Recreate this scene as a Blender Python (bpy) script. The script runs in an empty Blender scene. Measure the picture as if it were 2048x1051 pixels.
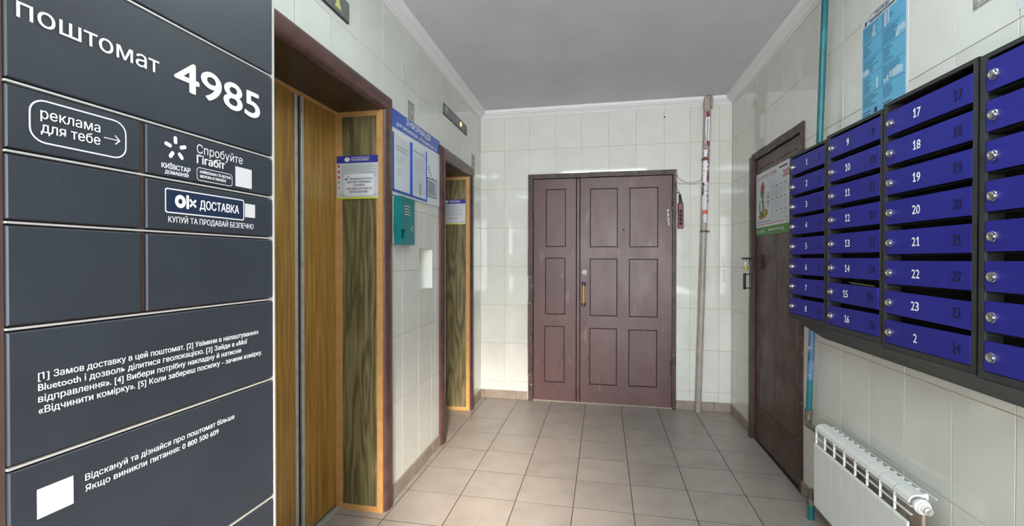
import bpy, bmesh, math, random
from mathutils import Matrix, Vector
random.seed(7)
C = bpy.context.scene.collection
sc = bpy.context.scene
PI = math.pi
R = math.radians

# ------------------------------------------------------------ camera, world, light, exposure
cam_d = bpy.data.cameras.new('camera')
cam = bpy.data.objects.new('camera', cam_d); C.objects.link(cam)
cam_d.sensor_width = 36; cam_d.lens = 16.028; cam_d.clip_start = 0.02
cam.location = (0, 0, 1.2638)
cam.rotation_euler = (R(90 - .451), R(-.03), R(11.319))
sc.camera = cam
sc.view_settings.view_transform = 'Standard'
sc.view_settings.look = 'None'
sc.view_settings.gamma = 1
sc.view_settings.use_curve_mapping = False
sc.view_settings.exposure = 0.0

w = bpy.data.worlds.new('daylight'); sc.world = w; w.use_nodes = True
bgn = w.node_tree.nodes['Background']
bgn.inputs[0].default_value = (.80, .90, 1, 1); bgn.inputs[1].default_value = 1.2

def light(name, kind, loc, target, color, power, **kw):
    l = bpy.data.lights.new(name, kind); l.color = color; l.energy = power
    for k, v in kw.items(): setattr(l, k, v)
    o = bpy.data.objects.new(name, l); C.objects.link(o); o.location = loc
    o.rotation_euler = (Vector(target) - Vector(loc)).to_track_quat('-Z', 'Y').to_euler()
    return o
# low warm sun through the open entrance behind the camera
light('sun', 'SUN', (.4, -6, 3), (.4 - .18 * 5, -1, 3 - .21 * 5), (1.0, .74, .58), .95, angle=R(9))
# added warm fill light, aimed to brighten a patch of the floor
light('floor_patch_fill', 'AREA', (.45, -2.3, 2.25), (-.62, 2.35, 0), (1.0, .85, .70), 11, shape='RECTANGLE', size=.5, size_y=.3, spread=R(20))
# daylight that comes in at the entrance
light('entrance_daylight', 'AREA', (.3, -2.75, 1.5), (-.1, 4, 1.1), (.98, .98, .98), 116, shape='RECTANGLE', size=1.5, size_y=2.0, spread=R(120))
# tube lamps under the ceiling (fittings built further down); the rear one is added for fill
for (lx, ly, ll, p) in ((0, 1.40, 1.2, 6.5), (0, -.9, 1.2, 5)):
    light('tube_light', 'AREA', (lx, ly, 2.49), (lx, ly, 0), (.84, .98, 1.0), p, shape='RECTANGLE', size=ll, size_y=.07)

# ------------------------------------------------------------ materials
def rgb(r, g, b):
    f = lambda c: ((c / 255 + .055) / 1.055) ** 2.4 if c > 10 else c / 255 / 12.92
    return (f(r), f(g), f(b), 1)
def mat(name, col, rough=.5, metal=0, noise=None, bump=0, bscale=40, spec=None, coat=0, emit=None, rnd=0, nscale=(1, 1, 1), detail=4, rvar=0, bdist=.002):
    """noise: list of (colour, scale, lo, hi) layers mixed over the base"""
    m = bpy.data.materials.new(name); m.use_nodes = True
    nt = m.node_tree; N = nt.nodes; L = nt.links
    b = N['Principled BSDF']
    b.inputs['Base Color'].default_value = col
    b.inputs['Roughness'].default_value = rough
    b.inputs['Metallic'].default_value = metal
    if spec is not None: b.inputs['Specular IOR Level'].default_value = spec
    if coat: b.inputs['Coat Weight'].default_value = coat; b.inputs['Coat Roughness'].default_value = .08
    if emit: b.inputs['Emission Color'].default_value = emit[0]; b.inputs['Emission Strength'].default_value = emit[1]
    if noise or bump or rnd or rvar:
        tc = N.new('ShaderNodeTexCoord'); mp = N.new('ShaderNodeMapping'); mp.inputs['Scale'].default_value = nscale
        L.new(tc.outputs['Object'], mp.inputs[0])
        oi = N.new('ShaderNodeObjectInfo')
        add = N.new('ShaderNodeVectorMath'); add.operation = 'MULTIPLY_ADD'
        cb = N.new('ShaderNodeCombineXYZ')
        for i in range(3): L.new(oi.outputs['Random'], cb.inputs[i])
        L.new(cb.outputs[0], add.inputs[0]); add.inputs[1].default_value = (7, 5, 3); L.new(mp.outputs[0], add.inputs[2])
        vec = add.outputs[0]
        cur = None
        for (c2, s, lo, hi) in (noise or []):
            n = N.new('ShaderNodeTexNoise'); n.inputs['Scale'].default_value = s; n.inputs['Detail'].default_value = detail
            L.new(vec, n.inputs['Vector'])
            mr = N.new('ShaderNodeMapRange'); mr.inputs[1].default_value = lo; mr.inputs[2].default_value = hi
            L.new(n.outputs['Fac'], mr.inputs[0])
            mx = N.new('ShaderNodeMix'); mx.data_type = 'RGBA'
            L.new(mr.outputs[0], mx.inputs[0])
            if cur is None: mx.inputs[6].default_value = col
            else: L.new(cur, mx.inputs[6])
            mx.inputs[7].default_value = c2
            cur = mx.outputs[2]
        if rnd:
            hs = N.new('ShaderNodeHueSaturation')
            mr = N.new('ShaderNodeMapRange'); mr.inputs[3].default_value = 1 - rnd; mr.inputs[4].default_value = 1 + rnd
            L.new(oi.outputs['Random'], mr.inputs[0]); L.new(mr.outputs[0], hs.inputs['Value'])
            if cur is None: hs.inputs['Color'].default_value = col
            else: L.new(cur, hs.inputs['Color'])
            cur = hs.outputs[0]
        if cur is not None: L.new(cur, b.inputs['Base Color'])
        if rvar:
            n = N.new('ShaderNodeTexNoise'); n.inputs['Scale'].default_value = 9; L.new(vec, n.inputs['Vector'])
            mr = N.new('ShaderNodeMapRange'); mr.inputs[1].default_value = .3; mr.inputs[2].default_value = .7
            mr.inputs[3].default_value = max(.02, rough - rvar); mr.inputs[4].default_value = rough + rvar
            L.new(n.outputs['Fac'], mr.inputs[0]); L.new(mr.outputs[0], b.inputs['Roughness'])
        if bump:
            n = N.new('ShaderNodeTexNoise'); n.inputs['Scale'].default_value = bscale; n.inputs['Detail'].default_value = 3
            L.new(vec, n.inputs['Vector'])
            bp = N.new('ShaderNodeBump'); bp.inputs['Strength'].default_value = bump; bp.inputs['Distance'].default_value = bdist
            L.new(n.outputs['Fac'], bp.inputs['Height']); L.new(bp.outputs[0], b.inputs['Normal'])
    return m
def woodmat(name, c1, c2, c3, rough, sx=28, sy=1.1, rings=0, bump=.1):
    """grain along local y"""
    m = bpy.data.materials.new(name); m.use_nodes = True
    nt = m.node_tree; N = nt.nodes; L = nt.links; b = N['Principled BSDF']
    b.inputs['Roughness'].default_value = rough
    tc = N.new('ShaderNodeTexCoord'); mp = N.new('ShaderNodeMapping'); mp.inputs['Scale'].default_value = (sx, sy, sx)
    L.new(tc.outputs['Object'], mp.inputs[0])
    n = N.new('ShaderNodeTexNoise'); n.inputs['Scale'].default_value = 2.2; n.inputs['Detail'].default_value = 9; n.inputs['Roughness'].default_value = .65
    L.new(mp.outputs[0], n.inputs['Vector'])
    cr = N.new('ShaderNodeValToRGB'); e = cr.color_ramp.elements
    e[0].position = .32; e[0].color = c1; e[1].position = .70; e[1].color = c3
    x = e.new(.5); x.color = c2
    fac = n.outputs['Fac']
    if rings:
        mp2 = N.new('ShaderNodeMapping'); mp2.inputs['Scale'].default_value = (9, .9, 9); L.new(tc.outputs['Object'], mp2.inputs[0])
        wv = N.new('ShaderNodeTexNoise'); wv.inputs['Scale'].default_value = 1.1; wv.inputs['Detail'].default_value = 2
        L.new(mp2.outputs[0], wv.inputs['Vector'])
        ml = N.new('ShaderNodeMath'); ml.operation = 'MULTIPLY'; ml.inputs[1].default_value = rings; L.new(wv.outputs['Fac'], ml.inputs[0])
        fr = N.new('ShaderNodeMath'); fr.operation = 'PINGPONG'; fr.inputs[1].default_value = 1.0; L.new(ml.outputs[0], fr.inputs[0])
        mm = N.new('ShaderNodeMath'); mm.operation = 'MULTIPLY_ADD'; mm.inputs[1].default_value = .30; mm.inputs[2].default_value = -.15
        L.new(fr.outputs[0], mm.inputs[0])
        ad = N.new('ShaderNodeMath'); ad.operation = 'ADD'; L.new(fac, ad.inputs[0]); L.new(mm.outputs[0], ad.inputs[1]); fac = ad.outputs[0]
    L.new(fac, cr.inputs[0]); L.new(cr.outputs[0], b.inputs['Base Color'])
    bp = N.new('ShaderNodeBump'); bp.inputs['Strength'].default_value = bump; bp.inputs['Distance'].default_value = .001
    L.new(fac, bp.inputs['Height']); L.new(bp.outputs[0], b.inputs['Normal'])
    return m

M = {}
M['tile'] = mat('glazed_wall_tile', rgb(219, 222, 216), .06, noise=[(rgb(211, 213, 206), 5, .35, .75)], bump=.02, bscale=14, bdist=.0006, rnd=.012)
M['grout'] = mat('wall_grout', rgb(190, 180, 152), .8, noise=[(rgb(160, 148, 120), 12, .4, .7)])
M['floor_tile'] = mat('floor_tile', rgb(164, 157, 150), .36, noise=[(rgb(148, 141, 134), 6, .35, .75), (rgb(172, 165, 158), 60, .55, .8)], bump=.12, bscale=90, rnd=.03, rvar=.06)
M['floor_grout'] = mat('floor_grout', rgb(50, 42, 38), .85)
M['skirt'] = mat('skirting_tile', rgb(150, 139, 128), .4, noise=[(rgb(128, 117, 106), 8, .4, .75)], rnd=.03)
M['ceiling'] = mat('ceiling_paper', rgb(214, 215, 221), .9, noise=[(rgb(206, 207, 213), 3, .35, .7)], bump=.7, bscale=130, bdist=.004)
M['plaster'] = mat('plaster', rgb(205, 200, 190), .8)
M['cornice'] = mat('white_cornice', rgb(232, 234, 236), .55)
M['nichewhite'] = mat('niche_white', rgb(238, 240, 234), .5)
M['decor'] = mat('decor_relief', rgb(186, 187, 178), .35, noise=[(rgb(138, 138, 132), 60, .5, .62)], bump=.8, bscale=60)
M['decorline'] = mat('decor_dark_line', rgb(126, 128, 124), .4)
M['brown'] = mat('brown_gloss_paint', rgb(86, 58, 60), .42, noise=[(rgb(98, 70, 70), 3.5, .4, .68), (rgb(74, 50, 50), 16, .58, .75), (rgb(122, 96, 94), 11, .64, .74)], bump=.25, bscale=30, rvar=.03, nscale=(1, .35, 1))
M['groove'] = mat('dark_groove', rgb(28, 17, 17), .7)
M['brownworn'] = mat('brown_paint_worn', rgb(78, 54, 54), .5, noise=[(rgb(52, 44, 34), 14, .45, .6), (rgb(150, 138, 118), 34, .66, .70)], bump=.6, bscale=40)
M['brown2'] = mat('dark_brown_paint', rgb(68, 48, 43), .42, noise=[(rgb(88, 66, 58), 4, .42, .7), (rgb(60, 40, 36), 13, .55, .72)], bump=.35, bscale=26, rvar=.08)
M['moulding'] = mat('brown_moulding_paint', rgb(88, 60, 56), .36, noise=[(rgb(70, 48, 45), 14, .45, .65), (rgb(170, 160, 150), 38, .74, .78)], bump=.25, bscale=30)
M['leafwood'] = woodmat('lift_door_wood', rgb(108, 77, 30), rgb(156, 117, 54), rgb(184, 146, 80), .34, sx=60, sy=1.3)
M['jambwood'] = woodmat('jamb_panel_wood', rgb(82, 74, 52), rgb(112, 104, 72), rgb(142, 133, 100), .42, sx=100, sy=1.8, rings=16)
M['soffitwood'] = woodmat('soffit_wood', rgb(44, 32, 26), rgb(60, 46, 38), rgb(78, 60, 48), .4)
M['orange'] = mat('orange_trim', rgb(206, 160, 102), .45, noise=[(rgb(194, 146, 88), 20, .4, .7)])
M['alu'] = mat('aluminium', rgb(186, 184, 178), .4, metal=.25, noise=[(rgb(150, 148, 142), 30, .5, .8)])
M['steel'] = mat('chrome', rgb(200, 200, 200), .24, metal=1)
M['lockplate'] = mat('satin_lock_metal', rgb(176, 176, 170), .4, metal=.2)
M['dark'] = mat('black_void', rgb(14, 12, 12), .8)
M['locker'] = mat('locker_graphite', rgb(46, 52, 62), .5, noise=[(rgb(41, 46, 55), 6, .4, .7), (rgb(76, 78, 82), 120, .72, .8)], bump=.15, bscale=300, bdist=.0006)
M['lockerbody'] = mat('locker_body_reflected_brown', rgb(84, 66, 62), .35, noise=[(rgb(98, 78, 72), 10, .4, .7)])  # brown of the door's reflection, painted into the body colour
M['lockerseam'] = mat('locker_edge_and_highlight', rgb(205, 205, 203), .3, metal=.3)  # pale side edge, also used for the painted seam highlights
M['white'] = mat('white_print', rgb(236, 238, 244), .5)
M['whitesticker'] = mat('white_sticker', rgb(214, 214, 220), .5)
M['navy'] = mat('navy_print', rgb(18, 36, 66), .5)
M['blue'] = mat('mailbox_blue', rgb(24, 27, 126), .45, noise=[(rgb(30, 33, 136), 5, .4, .7)], bump=.25, bscale=220, bdist=.0008)
M['mailgrey'] = mat('mailbox_charcoal', rgb(50, 52, 54), .5, noise=[(rgb(42, 43, 45), 20, .4, .7)], bump=.3, bscale=260, bdist=.0008)
M['embossed'] = mat('embossed_dark_number', rgb(16, 13, 48), .5)
M['grey'] = mat('grey_glint', rgb(150, 150, 146), .5)
M['boardwhite'] = mat('board_white', rgb(214, 222, 230), .18)
M['boardblue'] = mat('board_blue', rgb(24, 84, 182), .22)
M['acrylic'] = mat('clear_pocket', rgb(205, 214, 224), .1)
M['paper'] = mat('paper', rgb(212, 218, 226), .6, noise=[(rgb(200, 206, 214), 6, .4, .7)])
M['ink'] = mat('grey_ink', rgb(160, 166, 176), .6)
M['inkdark'] = mat('dark_ink', rgb(52, 58, 74), .6)
M['inkblue'] = mat('blue_ink', rgb(44, 62, 128), .6)
M['ukrblue'] = mat('notice_blue', rgb(50, 58, 156), .5)
M['lime'] = mat('lime_strip', rgb(200, 214, 70), .5)
M['red'] = mat('red_print', rgb(178, 58, 66), .5)
M['teal'] = mat('teal_paint', rgb(18, 120, 124), .38, noise=[(rgb(14, 106, 110), 8, .4, .7)], bump=.2, bscale=40)
M['tealedge'] = mat('teal_plaster_edge', rgb(206, 200, 180), .7)
M['tealpipe'] = mat('teal_pipe_paint', rgb(20, 98, 106), .3, noise=[(rgb(30, 112, 122), 5, .5, .62), (rgb(190, 205, 200), 24, .72, .75)], bump=.3, bscale=40)
M['bluepipe'] = mat('blue_grey_pipe_paint', rgb(84, 116, 150), .4, noise=[(rgb(48, 84, 110), 7, .5, .6), (rgb(200, 205, 200), 24, .62, .7)], bump=.3)
M['pipesteel'] = mat('galvanised_pipe', rgb(128, 122, 116), .45, metal=.4, noise=[(rgb(96, 88, 82), 22, .4, .7)])
M['greypipe'] = mat('grey_pvc_pipe', rgb(168, 160, 154), .4, noise=[(rgb(150, 142, 136), 10, .45, .75)])
M['clamp'] = mat('rusty_clamp', rgb(92, 76, 62), .6, noise=[(rgb(130, 100, 72), 40, .5, .7)])
M['darkred'] = mat('dark_red_print', rgb(138, 46, 60), .5)
M['salmon'] = mat('faded_red_print', rgb(206, 108, 92), .5)
M['radiator'] = mat('radiator_enamel', rgb(226, 230, 228), .3)
M['raddust'] = mat('radiator_inner', rgb(168, 156, 142), .6, noise=[(rgb(128, 112, 98), 14, .4, .7)])
M['socket'] = mat('maroon_plastic', rgb(104, 44, 44), .3)
M['blackplastic'] = mat('black_plastic', rgb(26, 28, 30), .4)
M['cable'] = mat('pale_cable', rgb(178, 176, 166), .5)
M['yellowhandle'] = mat('varnished_wood_handle', rgb(206, 158, 72), .3, noise=[(rgb(180, 128, 50), 20, .4, .7)])
M['padlock'] = mat('brass_padlock', rgb(206, 200, 112), .35, metal=.3)
M['iron'] = mat('painted_iron', rgb(58, 42, 38), .45)
M['ironblack'] = mat('black_iron', rgb(30, 24, 24), .4)
M['indicator'] = mat('indicator_plate', rgb(112, 116, 116), .38, noise=[(rgb(92, 95, 95), 30, .4, .7)])
M['arrowyellow'] = mat('arrow_yellow', rgb(206, 206, 120), .4)
M['arrowpale'] = mat('arrow_pale', rgb(190, 198, 190), .4)
M['lampon'] = mat('indicator_lamp', rgb(255, 190, 90), .4, emit=(rgb(255, 196, 110), 4))
M['posterblue'] = mat('poster_blue', rgb(98, 176, 214), .35)
M['posterline'] = mat('poster_ink', rgb(26, 58, 90), .5)
M['posterhouse'] = mat('poster_picture', rgb(176, 200, 216), .5)
M['calgreen'] = mat('calendar_green', rgb(74, 138, 62), .5)
M['snakegreen'] = mat('print_green', rgb(112, 150, 78), .6)
M['snakeolive'] = mat('print_olive', rgb(92, 104, 72), .6)
M['snakeyellow'] = mat('print_ochre', rgb(196, 182, 104), .6)
M['rock'] = mat('print_brown', rgb(148, 116, 58), .6, noise=[(rgb(196, 170, 90), 50, .5, .6)])
M['calred'] = mat('calendar_red', rgb(190, 70, 52), .6)
M['housing'] = mat('lamp_housing', rgb(225, 225, 225), .5)
M['tube'] = mat('lamp_tube', rgb(255, 255, 250), .4, emit=((.88, 1, 1, 1), 24))
M['leaflet'] = mat('leaflet_paper', rgb(198, 190, 120), .6, noise=[(rgb(120, 140, 60), 30, .5, .6)])

# ------------------------------------------------------------ mesh building
class MB:
    def __init__(s): s.v = []; s.f = []; s.smooth = False
    def add(s, v, f):
        o = len(s.v); s.v += [tuple(p) for p in v]; s.f += [tuple(i + o for i in q) for q in f]; return s
    def box(s, x0, x1, y0, y1, z0, z1):
        return s.add([(x0, y0, z0), (x1, y0, z0), (x1, y1, z0), (x0, y1, z0), (x0, y0, z1), (x1, y0, z1), (x1, y1, z1), (x0, y1, z1)],
                     [(3, 2, 1, 0), (4, 5, 6, 7), (0, 1, 5, 4), (1, 2, 6, 5), (2, 3, 7, 6), (3, 0, 4, 7)])
    def cbox(s, x0, x1, y0, y1, z0, z1, c):
        """box whose front (z1) edges are chamfered by c"""
        a = [(x0, y0), (x1, y0), (x1, y1), (x0, y1)]; b = [(x0 + c, y0 + c), (x1 - c, y0 + c), (x1 - c, y1 - c), (x0 + c, y1 - c)]
        v = [(x, y, z0) for x, y in a] + [(x, y, z1 - c) for x, y in a] + [(x, y, z1) for x, y in b]
        f = [(3, 2, 1, 0), (8, 9, 10, 11)]
        for i in range(4):
            j = (i + 1) % 4; f += [(i, j, 4 + j, 4 + i), (4 + i, 4 + j, 8 + j, 8 + i)]
        return s.add(v, f)
    def quad(s, x0, x1, y0, y1, z): return s.add([(x0, y0, z), (x1, y0, z), (x1, y1, z), (x0, y1, z)], [(0, 1, 2, 3)])
    def poly(s, pts, z): return s.add([(x, y, z) for x, y in pts], [tuple(range(len(pts)))])
    def prism(s, pts, z0, z1, ax='z'):
        """pts 2D ccw; extruded along ax. z: (x,y) ; x: (y,z) ; y: (z,x)"""
        def P(a, b, t): return {'z': (a, b, t), 'x': (t, a, b), 'y': (b, t, a)}[ax]
        n = len(pts); v = [P(a, b, z0) for a, b in pts] + [P(a, b, z1) for a, b in pts]
        f = [tuple(range(n))[::-1], tuple(range(n, 2 * n))]
        for i in range(n): j = (i + 1) % n; f.append((i, j, n + j, n + i))
        return s.add(v, f)
    def cyl(s, p0, p1, r0, n=16, r1=None, caps=True):
        p0 = Vector(p0); p1 = Vector(p1); r1 = r0 if r1 is None else r1
        d = (p1 - p0).normalized(); a = d.orthogonal().normalized(); b = d.cross(a)
        v = []
        for p, r in ((p0, r0), (p1, r1)):
            for i in range(n):
                t = 2 * PI * i / n; v.append(p + (a * math.cos(t) + b * math.sin(t)) * r)
        f = [(i, (i + 1) % n, n + (i + 1) % n, n + i) for i in range(n)]
        if caps: f += [tuple(range(n))[::-1], tuple(range(n, 2 * n))]
        return s.add(v, f)
    def lathe(s, p0, d, prof, n=20):
        """prof: (dist along d, radius)"""
        p0 = Vector(p0); d = Vector(d).normalized(); a = d.orthogonal().normalized(); b = d.cross(a); v = []
        for h, r in prof:
            for i in range(n):
                t = 2 * PI * i / n; v.append(p0 + d * h + (a * math.cos(t) + b * math.sin(t)) * r)
        f = []
        for k in range(len(prof) - 1):
            f += [(k * n + i, k * n + (i + 1) % n, (k + 1) * n + (i + 1) % n, (k + 1) * n + i) for i in range(n)]
        m = (len(prof) - 1) * n
        f += [tuple(range(n))[::-1], tuple(range(m, m + n))]
        return s.add(v, f)
    def tube(s, pts, r, n=10):
        pts = [Vector(p) for p in pts]; v = []; a = None
        for i, p in enumerate(pts):
            d = (pts[min(i + 1, len(pts) - 1)] - pts[max(i - 1, 0)]).normalized()
            a = d.orthogonal().normalized() if a is None else (a - d * a.dot(d)).normalized()
            b = d.cross(a); rr = r[i] if isinstance(r, (list, tuple)) else r
            for k in range(n):
                t = 2 * PI * k / n; v.append(p + (a * math.cos(t) + b * math.sin(t)) * rr)
        f = []
        for i in range(len(pts) - 1):
            f += [(i * n + k, i * n + (k + 1) % n, (i + 1) * n + (k + 1) % n, (i + 1) * n + k) for k in range(n)]
        m = (len(pts) - 1) * n; f += [tuple(range(n))[::-1], tuple(range(m, m + n))]
        return s.add(v, f)
    def torus(s, c, ax, Rr, r, n=20, m=8):
        c = Vector(c); d = Vector(ax).normalized(); a = d.orthogonal().normalized(); b = d.cross(a)
        v = []
        for i in range(n):
            t = 2 * PI * i / n; q = a * math.cos(t) + b * math.sin(t)
            for k in range(m):
                u = 2 * PI * k / m; v.append(c + q * (Rr + r * math.cos(u)) + d * r * math.sin(u))
        f = [(i * m + k, ((i + 1) % n) * m + k, ((i + 1) % n) * m + (k + 1) % m, i * m + (k + 1) % m) for i in range(n) for k in range(m)]
        return s.add(v, f)
    def mesh(s, name, m=None, smooth=None):
        me = bpy.data.meshes.new(name); me.from_pydata(s.v, [], s.f); me.validate()
        if m: me.materials.append(m)
        if smooth if smooth is not None else s.smooth:
            me.polygons.foreach_set('use_smooth', [True] * len(me.polygons))
            try: me.set_sharp_from_angle(angle=R(35))
            except Exception: pass
        me.update(); return me
def ellipse(cx, cy, rx, ry, n=24, rot=0):
    c, s_ = math.cos(rot), math.sin(rot)
    return [(cx + rx * math.cos(t) * c - ry * math.sin(t) * s_, cy + rx * math.cos(t) * s_ + ry * math.sin(t) * c) for t in [2 * PI * i / n for i in range(n)]]
def rrect(x0, x1, y0, y1, r, n=6):
    p = []
    for cx, cy, a in ((x1 - r, y0 + r, -PI / 2), (x1 - r, y1 - r, 0), (x0 + r, y1 - r, PI / 2), (x0 + r, y0 + r, PI)):
        p += [(cx + r * math.cos(a + i * PI / 2 / n), cy + r * math.sin(a + i * PI / 2 / n)) for i in range(n + 1)]
    return p
def ring2d(mb, outer, inner, z):
    n = len(outer)
    mb.add([(x, y, z) for x, y in outer] + [(x, y, z) for x, y in inner], [(i, (i + 1) % n, n + (i + 1) % n, n + i) for i in range(n)])
def holed(mb, x0, x1, y0, y1, z0, z1, holes, back=False):
    """slab x0..x1,y0..y1 with rectangular holes; only outer faces are made"""
    xs = sorted({x0, x1, *[min(max(v, x0), x1) for h in holes for v in h[:2]]})
    ys = sorted({y0, y1, *[min(max(v, y0), y1) for h in holes for v in h[2:]]})
    def inside(i, j):
        if i < 0 or j < 0 or i >= len(xs) - 1 or j >= len(ys) - 1: return False
        cx = (xs[i] + xs[i + 1]) / 2; cy = (ys[j] + ys[j + 1]) / 2
        return not any(h[0] < cx < h[1] and h[2] < cy < h[3] for h in holes)
    any_ = False
    for i in range(len(xs) - 1):
        for j in range(len(ys) - 1):
            if not inside(i, j): continue
            any_ = True
            a, b, c, d = xs[i], xs[i + 1], ys[j], ys[j + 1]
            mb.add([(a, c, z1), (b, c, z1), (b, d, z1), (a, d, z1)], [(0, 1, 2, 3)])
            if back: mb.add([(a, c, z0), (b, c, z0), (b, d, z0), (a, d, z0)], [(3, 2, 1, 0)])
            if not inside(i - 1, j): mb.add([(a, c, z0), (a, c, z1), (a, d, z1), (a, d, z0)], [(0, 1, 2, 3)])
            if not inside(i + 1, j): mb.add([(b, c, z0), (b, c, z1), (b, d, z1), (b, d, z0)], [(3, 2, 1, 0)])
            if not inside(i, j - 1): mb.add([(a, c, z0), (b, c, z0), (b, c, z1), (a, c, z1)], [(0, 1, 2, 3)])
            if not inside(i, j + 1): mb.add([(a, d, z0), (b, d, z0), (b, d, z1), (a, d, z1)], [(3, 2, 1, 0)])
    return any_

# ------------------------------------------------------------ wall frames: x to the right, y up, z out of the surface
def frame(ox, oy, rx, ry):
    l = math.hypot(rx, ry); rx /= l; ry /= l
    m = Matrix(((rx, 0, ry, ox), (ry, 0, -rx, oy), (0, 1, 0, 0), (0, 0, 0, 1)))
    return m
YB = 4.0512; XL = -1.1074; XR = 1.0421
aL = -.01211; aR = -.01136
FL = frame(XL, YB, math.sin(aL), math.cos(aL))         # left wall, x = 0 at the far corner, negative towards the viewer
FB = frame(XL, YB, 1, 0)                               # back wall, x = 0 at its left corner
FR = frame(XR, YB, -math.sin(aR), -math.cos(aR))       # right wall, x = 0 at the far corner, positive towards the viewer
FM = frame(.90, 2.40, math.sin(R(2.95)), -math.cos(R(2.95)))   # fronts of the letter boxes
FK = frame(-.70, .85, math.sin(R(1.35)), math.cos(R(1.35)))    # front of the parcel locker
FW = Matrix.Identity(4)

def setp(o, label=None, cat=None, group=None, kind=None):
    if label: o['label'] = label
    if cat: o['category'] = cat
    if group: o['group'] = group
    if kind: o['kind'] = kind
    return o
BASE = {}
def thing(name, label, cat, F, base=(0, 0, 0), group=None, kind=None):
    o = bpy.data.objects.new(name, None); C.objects.link(o); o.empty_display_size = .05
    o.matrix_world = F @ Matrix.Translation(base); BASE[o.name] = Vector(base)
    return setp(o, label, cat, group, kind)
def part(name, mb, m, parent, label=None, smooth=None, kind=None):
    """mesh in frame coordinates under a thing (or under a part)"""
    b = BASE[parent.name]
    me = mb.mesh(name, M[m] if isinstance(m, str) else m, smooth)
    me.transform(Matrix.Translation(-b))
    o = bpy.data.objects.new(name, me); C.objects.link(o); o.parent = parent; BASE[o.name] = b
    return setp(o, label, None, None, kind)
def single(name, mb, m, label, cat, F, base=(0, 0, 0), group=None, kind=None, smooth=None):
    me = mb.mesh(name, M[m], smooth); me.transform(Matrix.Translation(-Vector(base)))
    o = bpy.data.objects.new(name, me); C.objects.link(o); o.matrix_world = F @ Matrix.Translation(base); BASE[o.name] = Vector(base)
    return setp(o, label, cat, group, kind)
def extra(o, m): o.data.materials.append(M[m]); return len(o.data.materials) - 1

# lettering: built-in font turned into flat mesh outlines
_tc = {}
def _raw(s, shear=0.0):
    """closed outlines of a string"""
    cu = bpy.data.curves.new('lettering', 'FONT'); cu.body = s; cu.size = 1; cu.shear = shear
    cu.resolution_u = 8 if s == '4985' else 3; cu.fill_mode = 'NONE'
    ob = bpy.data.objects.new('lettering', cu); C.objects.link(ob)
    me = bpy.data.meshes.new_from_object(ob)
    co = [(p.co.x, p.co.y) for p in me.vertices]; nb = {}
    for e in me.edges:
        a, b = e.vertices; nb.setdefault(a, []).append(b); nb.setdefault(b, []).append(a)
    seen = set(); out = []
    for st in range(len(co)):
        if st in seen or len(nb.get(st, [])) != 2: continue
        loop = [st]; seen.add(st); cur = st
        while True:
            nx = [n for n in nb[cur] if n not in seen]
            if st == cur and nx: nx = [n for n in nb[cur] if n == cur + 1] or nx
            if not nx: break
            cur = nx[0]; seen.add(cur); loop.append(cur)
        if len(loop) > 2: out.append([co[k] for k in loop])
    bpy.data.objects.remove(ob); bpy.data.curves.remove(cu); bpy.data.meshes.remove(me)
    return out
def _area(p): return sum(p[k - 1][0] * p[k][1] - p[k][0] * p[k - 1][1] for k in range(len(p))) / 2
def _inside(pt, poly):
    x, y = pt; c = False
    for k in range(len(poly)):
        (x0, y0), (x1, y1) = poly[k - 1], poly[k]
        if (y0 > y) != (y1 > y) and x < (x1 - x0) * (y - y0) / (y1 - y0) + x0: c = not c
    return c
def glyphs(s, bold=0.0, shear=0.0, track=1.0):
    """filled outlines; overlapping strokes of a letter are filled one by one"""
    key = (s, shear)
    if key in _tc: return _tc[key]
    loops = _raw(s, shear)
    for k, ch in enumerate(s):       # the built-in 1 is a bare bar: give it its flag
        if ch == '1':
            m = max(p[0] for l in _raw(s[:k + 1]) for p in l) - .09 + shear * .6
            loops.append([(m, .735), (m, .60), (m - .13, .52), (m - .13, .635)])
    from mathutils.geometry import tessellate_polygon
    V = []; F = []
    if loops:
        A = [_area(l) for l in loops]; par = {}
        for h in range(len(loops)):
            c_ = [k for k in range(len(loops)) if k != h and abs(A[k]) > abs(A[h]) and A[k] * A[h] < 0 and sum(_inside(p, loops[k]) for p in loops[h]) > len(loops[h]) * .55 and min(p[0] for p in loops[h]) > min(p[0] for p in loops[k]) - .12]
            if c_: par[h] = min(c_, key=lambda k: abs(A[k]))
        idx = [k for k in range(len(loops)) if k not in par]
        outer = [loops[k] for k in idx]
        def fit_in(h, k):      # a counter that runs under its stem is trimmed to the bowl
            xs_ = [p[0] for p in loops[k]]; ys_ = [p[1] for p in loops[k]]
            return [(min(max(x, min(xs_) + .004), max(xs_) - .004), min(max(y, min(ys_) + .004), max(ys_) - .004)) for x, y in loops[h]]
        own = {n: [fit_in(h, k) for h in par if par[h] == k] for n, k in enumerate(idx)}
        for k, l in enumerate(outer):
            ls = [l] + own[k]; flat = [p for q in ls for p in q]; o = len(V)
            V += [(p[0], p[1], .00004 * (k % 4)) for p in flat]
            F += [tuple(i_ + o for i_ in t_) for t_ in tessellate_polygon([[Vector((p[0], p[1], 0)) for p in q] for q in ls])]
    _tc[key] = (V, F); return V, F
_capref = None
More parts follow.
